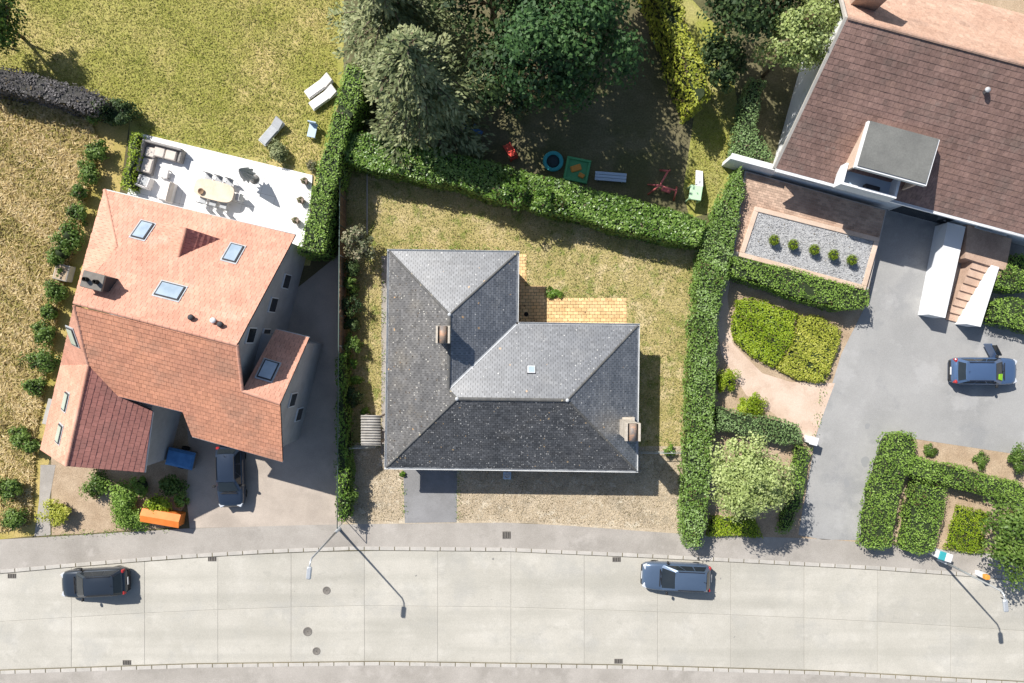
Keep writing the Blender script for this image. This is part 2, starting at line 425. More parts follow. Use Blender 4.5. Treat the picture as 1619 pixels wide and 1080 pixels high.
LM['dead'] = leafmat('leaf_dead', (.045, .042, .042), (.10, .092, .092), (.21, .195, .19), .05, .8)
LM['grass_dry'] = leafmat('grass_dry', (.14, .20, .03), (.375, .335, .13), (.64, .54, .31), .2, .8, .2)
LM['grass_soil'] = leafmat('grass_straw', (.27, .22, .13), (.49, .405, .27), (.70, .60, .44), .2, .8, .2)
LM['grass_green'] = leafmat('grass_green', (.18, .215, .03), (.325, .315, .075), (.53, .45, .18), .2, .8, .2)
LM['grass_meadow'] = leafmat('grass_meadow', (.27, .26, .05), (.62, .48, .22), (.80, .66, .40), .3, .8, .2)
LM['weed'] = leafmat('leaf_weed', (.06, .14, .018), (.14, .26, .03), (.27, .41, .07))

# ------------------------------------------------------------------ foliage
_ph = rng.uniform(0, 6.28, (6, 3)); _fq = rng.uniform(.6, 1.6, (6, 2)) * rng.choice([-1, 1], (6, 2))
def wob(x, y, s=1.0):
    r = 0
    for i in range(6):
        r = r + np.sin(x * _fq[i, 0] * s * (1 + i * .45) + y * _fq[i, 1] * s * (1 + i * .45) + _ph[i, 0]) / (1 + i * .5)
    return r / 2.6

def leaf_mesh(name, mat, P, Nn, size, aspect=.55, parent=None, origin=None, tint=None, jitter=.6, along=None, kind=None, szvar=.35):
    """one diamond-shaped face per leaf"""
    n = len(P)
    P = np.asarray(P, float)
    nn = np.asarray(Nn, float) + rng.normal(0, jitter, (n, 3))
    nn /= np.linalg.norm(nn, axis=1, keepdims=True) + 1e-9
    a = rng.normal(0, 1, (n, 3)) if along is None else np.asarray(along, float) + rng.normal(0, .25, (n, 3))
    t = a - nn * np.sum(a * nn, 1, keepdims=True); t /= np.linalg.norm(t, axis=1, keepdims=True) + 1e-9
    b = np.cross(nn, t)
    s = (np.asarray(size) * rng.uniform(1 - szvar, 1 + szvar, n))[:, None]
    V = np.empty((n, 4, 3))
    V[:, 0] = P - t * s * .5; V[:, 1] = P + b * s * aspect * .5 + t * s * .05
    V[:, 2] = P + t * s * .5; V[:, 3] = P - b * s * aspect * .5 + t * s * .05
    o3 = np.array(origin if origin is not None else (0, 0, 0), float)
    V = (V - o3).reshape(-1, 3)
    me = bpy.data.meshes.new(name)
    me.vertices.add(4 * n); me.vertices.foreach_set('co', V.ravel())
    me.loops.add(4 * n); me.loops.foreach_set('vertex_index', np.arange(4 * n, dtype=np.int32))
    me.polygons.add(n); me.polygons.foreach_set('loop_start', np.arange(0, 4 * n, 4, dtype=np.int32))
    if tint is None: tint = rng.uniform(0, 1, n)
    tint = np.clip(tint, 0, 1)
    at = me.attributes.new('tint', 'FLOAT', 'POINT'); at.data.foreach_set('value', np.repeat(tint, 4))
    me.update(calc_edges=True)
    ob = bpy.data.objects.new(name, me); me.materials.append(mat); col.objects.link(ob)
    if parent is not None: ob.parent = parent
    if kind: ob['kind'] = kind
    return ob

def in_poly(x, y, poly):
    r = np.zeros(len(x), bool); n = len(poly)
    for i in range(n):
        x1, y1 = poly[i][0], poly[i][1]; x2, y2 = poly[(i + 1) % n][0], poly[(i + 1) % n][1]
        c = ((y1 > y) != (y2 > y)) & (x < (x2 - x1) * (y - y1) / (y2 - y1 + 1e-12) + x1)
        r ^= c
    return r

def area(poly):
    return abs(sum(poly[i][0] * poly[(i + 1) % len(poly)][1] - poly[(i + 1) % len(poly)][0] * poly[i][1] for i in range(len(poly)))) / 2

def sample_poly(poly, n):
    xs = [p[0] for p in poly]; ys = [p[1] for p in poly]
    ox = []; oy = []; c = 0
    while c < n:
        x = rng.uniform(min(xs), max(xs), 2 * n + 50); y = rng.uniform(min(ys), max(ys), 2 * n + 50)
        k = in_poly(x, y, poly); ox.append(x[k]); oy.append(y[k]); c += k.sum()
    return np.concatenate(ox)[:n], np.concatenate(oy)[:n]

def ccw(poly):
    a = sum(poly[i][0] * poly[(i + 1) % len(poly)][1] - poly[(i + 1) % len(poly)][0] * poly[i][1] for i in range(len(poly)))
    return list(poly) if a > 0 else list(reversed(poly))

def inset(poly, d):
    P = [Vector((p[0], p[1])) for p in ccw(poly)]; n = len(P); R = []
    for i in range(n):
        a, b, c = P[i - 1], P[i], P[(i + 1) % n]
        e1 = (b - a).normalized(); e2 = (c - b).normalized()
        n1 = Vector((-e1.y, e1.x)); n2 = Vector((-e2.y, e2.x))
        m = (n1 + n2); k = max(m.dot(n1), .35)
        R.append(b + m * (d / k))
    return R

def dens_poly(poly, step=1.0):
    R = []
    for i in range(len(poly)):
        a = Vector((poly[i][0], poly[i][1])); b = Vector((poly[(i + 1) % len(poly)][0], poly[(i + 1) % len(poly)][1]))
        k = max(1, int((b - a).length / step))
        for j in range(k): R.append(a + (b - a) * (j / k))
    return R

def hedge(label, outline_px, h, lm, group=None, leaf=.13, dens=150, core='hedge_core', rough_top=.10, name='hedge', tintbias=0.0, z0=0.0, side=.08, jit=.36, irr=1.0):
    poly = ccw([W(x, y, h + z0) for x, y in outline_px])
    poly = [(p[0], p[1]) for p in poly]
    dpp = dens_poly(poly, .55); dpi = inset(dpp, .12); wv_ = wob(np.array([p.x for p in dpp]), np.array([p.y for p in dpp]), 1.9)
    poly = [(a.x + (b.x - a.x) * w_ * irr, a.y + (b.y - a.y) * w_ * irr) for a, b, w_ in zip(dpp, dpi, wv_)]
    cx = sum(p[0] for p in poly) / len(poly); cy = sum(p[1] for p in poly) / len(poly)
    org = (cx, cy, z0)
    root = thing(name, label, 'hedge', org, group)
    dp = poly
    ins = inset(dp, .16)
    ins = [(p.x + .07 * math.sin(i * 1.7), p.y + .07 * math.cos(i * 2.3)) for i, p in enumerate(ins)]
    MB().prism(ins, z0, z0 + h - .14).build('inner_branches', M[core], root, org)
    A = area(poly); n = int(A * dens)
    x, y = sample_poly(poly, n)
    w = wob(x, y, 1.3)
    # rounded shoulders
    z = z0 + h + rough_top * w + rng.normal(0, .03, n)
    dmin = np.full(n, 9.0)
    for i in range(len(poly)):
        ax, ay = poly[i]; bx, by = poly[(i + 1) % len(poly)]
        l = math.hypot(bx - ax, by - ay)
        nx, ny = -(by - ay) / l, (bx - ax) / l
        tt = np.clip(((x - ax) * (bx - ax) + (y - ay) * (by - ay)) / l ** 2, 0, 1)
        d = np.hypot(x - ax - tt * (bx - ax), y - ay - tt * (by - ay)); dmin = np.minimum(dmin, d)
    z -= np.clip(.22 - dmin, 0, .22) ** 2 * 4
    P = [np.stack([x, y, z], 1)]; Nn = [np.stack([w * .25, np.zeros(n), np.ones(n)], 1)]
    T = [.5 + .26 * wob(x + 5, y, 1.1) + .14 * wob(x, y + 7, 3.3) + rng.normal(0, .22, n) + tintbias]
    kp = rng.uniform(0, 1, n) > .75 * np.clip((wob(x + 31, y - 13, 1.7) - .45) * 3, 0, 1)
    P = [P[0][kp]]; Nn = [Nn[0][kp]]; T = [T[0][kp]]
    for i in range(len(poly)):
        ax, ay = poly[i]; bx, by = poly[(i + 1) % len(poly)]
        l = math.hypot(bx - ax, by - ay); k = int(l * h * dens * .55)
        if k < 1: continue
        s = rng.uniform(0, 1, k); zz = rng.uniform(.03, h, k)
        nx, ny = (by - ay) / l, -(bx - ax) / l
        o = wob(s * l + ax, zz * 1.3 + ay, 1.6) * side + rng.normal(0, .04, k) + .12 * (1 - (zz / h)) * 0
        P.append(np.stack([ax + s * (bx - ax) + nx * o, ay + s * (by - ay) + ny * o, z0 + zz], 1))
        Nn.append(np.tile([nx, ny, .35], (k, 1))); T.append(.45 + rng.normal(0, .22, k) + tintbias)
    leaf_mesh('foliage', lm, np.concatenate(P), np.concatenate(Nn), leaf, .6, root, org, np.concatenate(T), jit)
    return root

def crown_points(c, r, nclump, nleaf, flat=1.0, shell=.55, clump=.32):
    """leaf points grouped in clumps through an ellipsoid"""
    c = np.array(c); r = np.array(r)
    d = rng.normal(0, 1, (nclump, 3)); d /= np.linalg.norm(d, axis=1, keepdims=True)
    d[:, 2] = np.where(d[:, 2] < -.35, -d[:, 2] * .5, d[:, 2])
    rad = rng.uniform(shell, 1.0, nclump) ** .6
    rad *= 1 + .14 * np.sin(3 * np.arctan2(d[:, 1], d[:, 0]) + c[0]) + .08 * np.sin(7 * np.arctan2(d[:, 1], d[:, 0]) + c[1])
    cc = d * rad[:, None] * (1 - clump * .5)
    k = rng.integers(0, nclump, nleaf)
    q = rng.normal(0, 1, (nleaf, 3)); q /= np.linalg.norm(q, axis=1, keepdims=True)
    csz = rng.uniform(.6, 1.25, nclump)
    off = q * (rng.uniform(0, 1, nleaf) ** .45)[:, None] * clump * csz[k][:, None]
    P = c + (cc[k] + off * np.array([1, 1, .75])) * r
    Nn = q * .7 + d[k] * .5 + np.array([0, 0, .45])
    ct = rng.normal(0, .16, nclump)
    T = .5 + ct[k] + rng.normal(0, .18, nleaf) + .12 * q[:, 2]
    return P, Nn, T

def tree(name, label, px, py, zc, r, rz, lm, nclump=60, nleaf=9000, leaf=.2, group=None, cat='tree', shell=.5, clump=.32, base=None, trunk_r=None, tintbias=0.):
    c = W(px, py, zc); org = (c.x, c.y, 0.0)
    root = thing(name, label, cat, org, group)
    tr = trunk_r or max(.05, r * .05)
    tb = MB()
    top = zc + rz * .35
    tb.tube([(c.x, c.y, -.05), (c.x + tr * .4, c.y, zc * .4), (c.x - tr * .3, c.y + tr * .3, top)], [tr * 1.25, tr, tr * .3], 8)
    nb = 7
    for i in range(nb):
        a = 6.283 * i / nb + .5; zz = max(.1, (zc - rz) * .6 + (zc * .5) * (i / nb))
        e = Vector((c.x + math.cos(a) * r * .75, c.y + math.sin(a) * r * .75, zc + rz * (.1 + .35 * ((i * 37) % 10) / 10)))
        s = Vector((c.x, c.y, zz)); mid = s.lerp(e, .5) + Vector((0, 0, .08 * r))
        tb.tube([s, mid, e], [tr * .55, tr * .35, tr * .1], 5)
    tb.build('trunk', M['bark'], root, org)
    P, Nn, T = crown_points((c.x, c.y, zc), (r, r, rz), nclump, nleaf, shell=shell, clump=clump)
    k = P[:, 2] > .04
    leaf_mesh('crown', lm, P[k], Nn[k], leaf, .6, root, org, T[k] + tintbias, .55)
    return root

def conifer(name, label, px, py, ztop, r, lm, levels=11, per=11, zlow=1.5, leaf=.3, group=None, droop=.25, seed=1, nl=34):
    """trunk with whorls of branches carrying sprays; px,py of the tree's top"""
    R = random.Random(seed)
    c = W(px, py, ztop); org = (c.x, c.y, 0.0)
    root = thing(name, label, 'tree', org, group)
    tb = MB(); tb.tube([(c.x, c.y, -.05), (c.x, c.y, ztop * .5), (c.x, c.y, ztop)], [r * .075, r * .05, .03], 8)
    bb = tb; P = []; A = []; Nn = []; T = []
    for l in range(levels):
        f = l / (levels - 1)
        z = zlow + (ztop - zlow) * (f ** .9)
        rl = r * (1 - f) ** .75 + .25
        for k in range(max(4, int(per * (1 - .5 * f)))):
            a = R.uniform(0, 6.283); rr = rl * R.uniform(.68, 1.08)
            d = Vector((math.cos(a), math.sin(a), 0))
            s = Vector((c.x, c.y, z)); e = s + d * rr + Vector((0, 0, -droop * rr * R.uniform(.5, 1.2)))
            mid = s.lerp(e, .55) + Vector((0, 0, .08 * rr))
            bb.tube([s, mid, e], [.05 + .012 * rr, .04, .012], 4)
            bt = R.gauss(0, .17)
            n = int(nl * rr) + 6
            u = rng.uniform(.15, 1.03, n)
            lat = rng.normal(0, 1, n) * (.10 + .16 * rr * (1 - np.abs(u - .55))) * .8
            pos = np.array(s)[None] * (1 - u[:, None]) + np.array(e)[None] * u[:, None]
            pos[:, 2] += .08 * rr * (1 - (2 * u - 1) ** 2) - np.abs(lat) * .25 + rng.normal(0, .07, n)
            pr = np.array([-d.y, d.x, 0])
            pos += pr[None] * lat[:, None]
            P.append(pos); A.append(np.array(d)[None] * .9 + pr[None] * np.sign(lat)[:, None] * .55 + np.array([0, 0, -.15])[None])
            Nn.append(np.tile([0, 0, 1.0], (n, 1)) + np.array(d)[None] * .25)
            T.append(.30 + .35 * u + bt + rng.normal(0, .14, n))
    tb.build('trunk', M['bark'], root, org)
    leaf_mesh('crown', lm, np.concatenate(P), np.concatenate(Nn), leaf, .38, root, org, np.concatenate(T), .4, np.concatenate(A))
    return root

def shrub(label, px, py, r, h, lm, n=700, leaf=.12, group=None, name='shrub', cat='shrub', nclump=16, tintbias=0., z0=0.):
    c = W(px, py, h * .55 + z0); org = (c.x, c.y, z0)
    root = thing(name, label, cat, org, group)
    tb = MB()
    for i in range(5):
        a = i * 1.257
        tb.tube([(c.x, c.y, z0 - .02), (c.x + math.cos(a) * r * .3, c.y + math.sin(a) * r * .3, z0 + h * .5), (c.x + math.cos(a) * r * .6, c.y + math.sin(a) * r * .6, z0 + h * .8)], [.03, .02, .006], 4)
    tb.build('stem', M['bark'], root, org)
    if n > 600: MB().lathe((c.x, c.y, z0 + h * .5), [(.02, -h * .45), (r * .42, -h * .3), (r * .5, -.05 * h), (r * .34, h * .12), (.02, h * .2)], 10).build('inner_branches', M['hedge_core'], root, org)
    n = int(n * 2.0)
    P, Nn, T = crown_points((c.x, c.y, z0 + h * .5), (r * random.uniform(.8, 1.25), r * random.uniform(.8, 1.25), h * random.uniform(.5, .62)), nclump, n, shell=.35, clump=.42)
    k = P[:, 2] > z0 + .02
    leaf_mesh('foliage', lm, P[k], Nn[k], leaf, .6, root, org, T[k] + tintbias, .5)
    return root

def blades(name, label, cat, polys, n, lm, hgt, wid, tintf=None, excl=()):
    """short upright grass blades over an area, one object"""
    P = []
    at = sum(area(p) for p in polys)
    for p in polys:
        x, y = sample_poly(p, max(1, int(n * area(p) / at)))
        k = np.ones(len(x), bool)
        for e in excl: k &= ~in_poly(x, y, e)
        P.append(np.stack([x[k], y[k]], 1))
    P = np.concatenate(P); n = len(P)
    h = hgt * rng.uniform(.5, 1.3, n)
    Nn = rng.normal(0, .6, (n, 3)); Nn[:, 2] = 1.3
    al = rng.normal(0, 1.0, (n, 3)); al[:, 2] = .75
    P3 = np.stack([P[:, 0], P[:, 1], .02 + h * .38], 1)
    T = .5 + .28 * wob(P[:, 0], P[:, 1], .9) + .18 * wob(P[:, 0] + 9, P[:, 1], 3.1) + rng.normal(0, .25, n)
    o = leaf_mesh(name, lm, P3, Nn, h, wid / hgt, None, None, T, .1, al, kind='stuff')
    return tag(o, label, cat)

# ------------------------------------------------------------------ roofs
def clip_poly(poly, clip):
    """Sutherland-Hodgman: clip 2D poly with convex ccw clip polygon"""
    out = poly
    n = len(clip)
    for i in range(n):
        ax, ay = clip[i]; bx, by = clip[(i + 1) % n]
        inp = out; out = []
        if not inp: break
        def side(p): return (bx - ax) * (p[1] - ay) - (by - ay) * (p[0] - ax)
        for j in range(len(inp)):
            p = inp[j]; q = inp[(j + 1) % len(inp)]
            sp, sq = side(p), side(q)
            if sp >= 0: out.append(p)
            if (sp >= 0) != (sq >= 0):
                t = sp / (sp - sq); out.append((p[0] + (q[0] - p[0]) * t, p[1] + (q[1] - p[1]) * t))
    return out

def tiles(mb, poly3, e_dir, o3, w, ex, th, var=.004, stagger=True, holes=(), gap=.006):
    """overlapping slates/tiles over the planar convex polygon poly3; e_dir along the eave"""
    P = [Vector(p) for p in poly3]
    n = Vector((0, 0, 0))
    for i in range(len(P)): n += (P[i] - P[0]).cross(P[(i + 1) % len(P)] - P[0])
    n.normalize()
    if n.z < 0: n = -n
    e = (e_dir - n * e_dir.dot(n)).normalized()
    s = n.cross(e)
    if s.z < 0: s = -s
    o3 = o3 - n * (o3 - P[0]).dot(n)
    q = [((p - o3).dot(e), (p - o3).dot(s)) for p in P]
    a2 = sum(q[i][0] * q[(i + 1) % len(q)][1] - q[(i + 1) % len(q)][0] * q[i][1] for i in range(len(q)))
    if a2 < 0: q.reverse()
    x0 = min(p[0] for p in q); x1 = max(p[0] for p in q); y0 = min(p[1] for p in q); y1 = max(p[1] for p in q)
    r = int(math.floor(y0 / ex))
    while r * ex < y1:
        yy = r * ex
        k = int(math.floor(x0 / w)) - 1
        rowt = random.gauss(0, .06)
        while k * w < x1:
            xx = k * w + (w / 2 if (stagger and r % 2) else 0)
            cx, cy = xx + w / 2, yy + ex / 2
            if not any(h0 < cx < h1 and h2 < cy < h3 for h0, h1, h2, h3 in holes):
                g = gap
                c = clip_poly([(xx + g, yy), (xx + w - g, yy), (xx + w - g, yy + ex), (xx + g, yy + ex)], q)
                if len(c) > 2:
                    dz = random.uniform(0, var)
                    V = []
                    for (a, b) in c:
                        f = 1 - min(1, max(0, (b - yy) / ex))
                        V.append(o3 + e * a + s * b + n * (.006 + f * th + dz))
                    m = len(V)
                    lo = [o3 + e * a + s * b + n * .001 for (a, b) in c]
                    F = [tuple(range(m))]
                    V2 = V + lo
                    for i in range(m):
                        j = (i + 1) % m
                        F.append((i, m + i, m + j, j))
                    nn = (V[1] - V[0]).cross(V[2] - V[0])
                    if nn.dot(n) < 0: F = [tuple(reversed(f)) for f in F]
                    mb.add(V2, F, min(1, max(0, .5 + rowt + random.gauss(0, .22))))
            k += 1
        r += 1
    return mb

def ridge_caps(mb, a, b, r=.09, step=.35, lift=.02):
    a = Vector(a); b = Vector(b); d = b - a; L = d.length; d.normalize()
    k = max(1, int(L / step)); side = d.cross(Vector((0, 0, 1))).normalized(); up = side.cross(d)
    for i in range(k):
        p = a + d * (L * i / k); q = a + d * (L * (i + 1) / k * 1.0)
        V = []
        for o, lf in ((p, lift + .012), (q, lift)):
            for ang in (-1.15, -.55, 0, .55, 1.15):
                V.append(o + side * (math.sin(ang) * r * 1.15) + up * (lf + (math.cos(ang) - .75) * r))
        F = [(j, j + 1, 6 + j, 5 + j) for j in range(4)] + [(4, 3, 2, 1, 0), (5, 6, 7, 8, 9)]
        mb.add(V, F, random.uniform(.2, .8))
    return mb

# ================================================================== SETTING
def zone(name, px, z, mat, kind='structure', world_pts=False):
    pts = px if world_pts else [W(x, y, z) for x, y in px]
    poly = ccw([(p[0], p[1]) for p in pts])
    mb = MB().add([(p[0], p[1], z) for p in poly], [tuple(range(len(poly)))])
    o = mb.build(name, mat); o['kind'] = kind
    return o
def wp(px, z=0.0): return [(W(x, y, z).x, W(x, y, z).y) for x, y in px]

def interp(tab, x):
    for (x0, y0), (x1, y1) in zip(tab, tab[1:]):
        if x <= x1: return y0 + (y1 - y0) * (x - x0) / (x1 - x0)
    (x0, y0), (x1, y1) = tab[-2:]
    return y1 + (y1 - y0) / (x1 - x0) * (x - x1)
ROAD_T = [(-700, 955), (0, 907), (100, 898), (260, 885), (420, 875), (560, 870), (800, 872), (1000, 881), (1200, 891), (1400, 902), (1619, 918), (2300, 985)]
ROAD_B = [(-700, 1085), (0, 1060), (300, 1050), (600, 1046), (1000, 1052), (1300, 1061), (1619, 1078), (2300, 1130)]
WALK_T = [(-700, 905), (0, 853), (130, 846), (280, 836), (530, 829), (830, 826), (1085, 845), (1300, 852), (1619, 880), (2300, 950)]
xs = list(range(-700, 2301, 100))
top_edge = [(x, interp(ROAD_T, x)) for x in xs]
bot_edge = [(x, interp(ROAD_B, x)) for x in xs]
g = MB().add([(-350, -350, -.30), (350, -350, -.30), (350, 350, -.30), (-350, 350, -.30)], [(0, 1, 2, 3)]).build('ground', M['ground']); g['kind'] = 'structure'
# raised land either side of the road (road lies 10 cm lower)
e = wp(top_edge)
n_land = MB().prism(e + [(150, e[-1][1]), (150, 150), (-150, 150), (-150, e[0][1])], -.29, 0.0).build('terrain', M['ground']); n_land['kind'] = 'structure'
e = wp(bot_edge)
s_land = MB().prism(e + [(150, e[-1][1]), (150, -150), (-150, -150), (-150, e[0][1])], -.29, 0.0).build('terrain', M['ground']); s_land['kind'] = 'structure'

# ---- road: concrete slabs laid with open joints
zt = -.05
rd = MB().add([(p[0], p[1], zt - .02) for p in wp(top_edge)] + [(p[0], p[1], zt - .02) for p in wp(list(reversed(bot_edge)))],
              [tuple(range(len(xs) * 2 - 1, -1, -1))]).build('road', M['joint']); rd['kind'] = 'structure'
cols_x = [-700 + i * 116 for i in range(27)]
for lane in range(2):
    for i in range(len(cols_x) - 1):
        xa, xb = cols_x[i], cols_x[i + 1]
        off = 0
        def yy(x, f):
            t = interp(ROAD_T, x) + .6; b_ = interp(ROAD_B, x) - .6
            return t + (b_ - t) * f
        f0, f1 = (0, .5) if lane == 0 else (.5, 1)
        q = wp([(xa + off, yy(xa + off, f0)), (xb + off, yy(xb + off, f0)), (xb + off, yy(xb + off, f1)), (xa + off, yy(xa + off, f1))])
        q = inset(q, .012)
        q = [(p.x, p.y) for p in q]
        cx = sum(p[0] for p in q) / 4; cy = sum(p[1] for p in q) / 4
        ins_ = inset(q, .015)
        mb = MB()
        Q = ccw(q)
        dz = random.uniform(-.004, .004)
        V = [(p[0], p[1], zt - .018) for p in Q] + [(p[0], p[1], zt - .006 + dz) for p in Q] + [(p.x, p.y, zt + dz) for p in ins_]
        F = [(8, 9, 10, 11)] + [(r * 4 + k, r * 4 + (k + 1) % 4, r * 4 + 4 + (k + 1) % 4, r * 4 + 4 + k) for r in (0, 1) for k in range(4)]
        mb.add(V, F)
        o = mb.build('slab', M['concrete'], rd, (cx, cy, 0)); o.location = (cx, cy, 0)

# ---- sidewalks with kerb stones
walk_t = [(x, interp(WALK_T, x)) for x in xs]
sw = zone('sidewalk', walk_t + list(reversed([(x, y - 6) for x, y in top_edge])), .012, M['sidewalk'])
sw2 = zone('sidewalk', [(x, y + 6) for x, y in bot_edge] + list(reversed([(x, y + 70) for x, y in bot_edge])), .012, M['sidewalk'])
kx = -120
while kx < 1740:
    for tab, sgn, par in ((ROAD_T, -1, sw), (ROAD_B, 1, sw2)):
        a = W(kx + .5, interp(tab, kx)); b = W(kx + 23.5, interp(tab, kx + 24))
        mid = (a + b) / 2; ang = math.atan2(b.y - a.y, b.x - a.x)
        n_ = Vector((-math.sin(ang), math.cos(ang), 0)) * (-sgn)
        c = mid + n_ * .135
        o = MB().bbox((0, 0, -.03), ((b - a).length - .008, .24, .10), 0, .01).build('kerb_stone', M['kerb'], par)
        o.location = (c.x, c.y, 0); o.rotation_euler = (0, 0, ang)
    kx += 24
# lower verge beyond
zone('verge', [(x, y + 70) for x, y in bot_edge] + [(2300, 1500), (-700, 1500)], .008, M['drive_tan'])

# ---- ground covers
LAWN_L = [(-700, -500), (545, -500), (545, 200), (520, 300), (490, 420), (200, 420), (205, 190), (130, 150), (-700, 90)]
zone('lawn', LAWN_L, .004, M['lawn_left'])
MEADOW = [(-700, 90), (130, 150), (205, 190), (190, 300), (120, 560), (70, 760), (60, 846), (0, 853), (-700, 905)]
zone('meadow_ground', MEADOW, .005, M['meadow'])
DRIVE_L = [(60, 700), (540, 380), (540, 829), (280, 836), (130, 846), (60, 848)]
zone('driveway', [(290, 600), (539, 400), (539, 830), (300, 835), (290, 740)], .008, M['drive_tan'])
zone('garden_bed', [(80, 640), (292, 640), (300, 720), (292, 800), (270, 834), (130, 844), (82, 846)], .010, M['bed_soil'])
LOT_LAWN = [(543, 228), (1112, 366), (1106, 480), (1090, 706), (543, 706)]
zone('lawn', LOT_LAWN, .006, M['lawn_dry'])
LOT_SOIL = [(543, 700), (1091, 706), (1082, 846), (830, 827), (540, 829)]
zone('front_yard', LOT_SOIL, .010, M['soil_dry'])
DRIVE = [(637, 720), (723, 720), (722, 826), (640, 827)]
zone('driveway', DRIVE, .016, M['drive_grey'])
zone('back_garden', [(545, -500), (1110, -500), (1160, 130), (1165, 330), (1112, 366), (543, 228)], .0075, M['lawn_baked_shade'])
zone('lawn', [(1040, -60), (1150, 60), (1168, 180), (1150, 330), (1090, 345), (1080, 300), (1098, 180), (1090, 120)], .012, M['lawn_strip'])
zone('right_garden', [(1112, 200), (1230, -500), (2400, -500), (2400, 950), (1619, 880), (1300, 852), (1085, 845)], .003, M['bed_soil'])
COURT = [(1385, 300), (1520, 330), (1660, 380), (2000, 480), (2000, 760), (1619, 720), (1420, 690), (1385, 855), (1300, 853), (1262, 846), (1290, 690), (1330, 560), (1375, 470)]
zone('courtyard', COURT, .012, M['court'])
zone('path', [(1145, 300), (1165, 380), (1150, 470), (1160, 545), (1205, 590), (1250, 604), (1320, 606), (1285, 700), (1250, 680), (1225, 655), (1180, 625), (1140, 560), (1128, 470)], .014, M['pink_path'])
zone('planting_bed', [(1130, 560), (1180, 625), (1225, 655), (1250, 680), (1282, 702), (1262, 850), (1100, 846)], .016, M['bed_soil'])
zone('planting_bed', [(1420, 690), (1470, 700), (1619, 740), (1700, 760), (1700, 890), (1619, 880), (1372, 856), (1385, 760)], .016, M['bed_soil'])
zone('baked_shade_ground', [(1150, 60), (1140, -100), (1335, -100), (1335, 30), (1236, 262), (1166, 250)], .009, M['lawn_baked_shade'])  # dark sheet standing in for the shade under the trees
# pale strip of paving at the back of the sidewalk on the left
zone('path', [(64, 735), (88, 735), (78, 790), (80, 846), (54, 848), (62, 790)], .018, M['sidewalk'])
# pale concrete strip round the bungalow
zone('house_apron', [(603, 405), (1012, 405), (1012, 738), (603, 738)], .012, M['sidewalk'])
zone('lawn', [(826, 405), (1020, 405), (1020, 520), (826, 520)], .017, M['lawn_dry'])
zone('lawn', [(998, 520), (1020, 520), (1020, 706), (998, 706)], .017, M['lawn_dry'])

# ================================================================== BUNGALOW (the sharp house)
ZE = 2.8; TP = math.tan(math.radians(27))
th = math.radians(-0.75)
U = Vector((math.cos(th), math.sin(th), 0)); V_ = Vector((-math.sin(th), math.cos(th), 0))
def luv(px, py, z): p = W(px, py, z); return p.dot(U), p.dot(V_)
NW, NE, IN_, E1, SE, SW = [luv(x, y, ZE) for x, y in ((615, 397), (817, 400), (817, 512.5), (1008, 515), (1005.5, 744.5), (612, 738))]
uw = (NW[0] + SW[0]) / 2; ue = (E1[0] + SE[0]) / 2; ui = (NE[0] + IN_[0]) / 2
vt = (NW[1] + NE[1]) / 2; vm = (IN_[1] + E1[1]) / 2; vb = (SE[1] + SW[1]) / 2
def G(u, v, z): return U * u + V_ * v + Vector((0, 0, z))
hm = (vm - vb) / 2; hw = (ui - uw) / 2
zr = ZE + TP * hm; zw = ZE + TP * hw
c0 = W(800, 570); bung_o = (c0.x, c0.y, 0)
bung = thing('bungalow', 'single storey house with dark slate hipped L-shaped roof and two chimneys', 'house', bung_o)
pNW, pNE, pIN, pE1, pSE, pSW = G(uw, vt, ZE), G(ui, vt, ZE), G(ui, vm, ZE), G(ue, vm, ZE), G(ue, vb, ZE), G(uw, vb, ZE)
pA = G(uw + hw, vt - hw, zw)          # west wing hip apex
pB = G(uw + hw, vm - hw, zw)          # west ridge meets main roof
pC = G(uw + hm, vm - hm, zr)          # west end of main ridge
pD = G(ue - hm, vm - hm, zr)          # east end of main ridge
# walls
OV = .40
fo = [G(uw + OV, vt - OV, 0), G(ui - OV, vt - OV, 0), G(ui - OV, vm - OV, 0), G(ue - OV, vm - OV, 0), G(ue - OV, vb + OV, 0), G(uw + OV, vb + OV, 0)]
wall = MB().prism([(p.x, p.y) for p in fo], -.02, ZE + .12).build('wall', M['brick_wall'], bung, bung_o)
def wall_win(parent, org, a, b, t, w, z0, z1, door=False, framem='frame_white', glass='glass'):
    """window or door on the wall line a->b (outside on the right hand) at distance t"""
    a = Vector((a[0], a[1], 0)); b = Vector((b[0], b[1], 0)); d = (b - a).normalized(); n = Vector((d.y, -d.x, 0))
    c = a + d * t; ang = math.atan2(d.y, d.x)
    f = MB().box(c + Vector((0, 0, (z0 + z1) / 2)), (w, .10, z1 - z0), ang).build('door' if door else 'window', M[framem], parent, org)
    MB().box(c + n * .055 + Vector((0, 0, (z0 + z1) / 2 + (.0))), (w - .14, .02, z1 - z0 - .14), ang).build('pane', M[glass], f, org)
    if not door: MB().box(c + n * .08 + Vector((0, 0, z0 - .03)), (w + .1, .2, .05), ang).build('sill', M['zinc'], f, org)
    else: MB().box(c + n * .08 + d * (w * .4) + Vector((0, 0, 1.0)), (.12, .05, .04), ang).build('handle', M['zinc'], f, org)
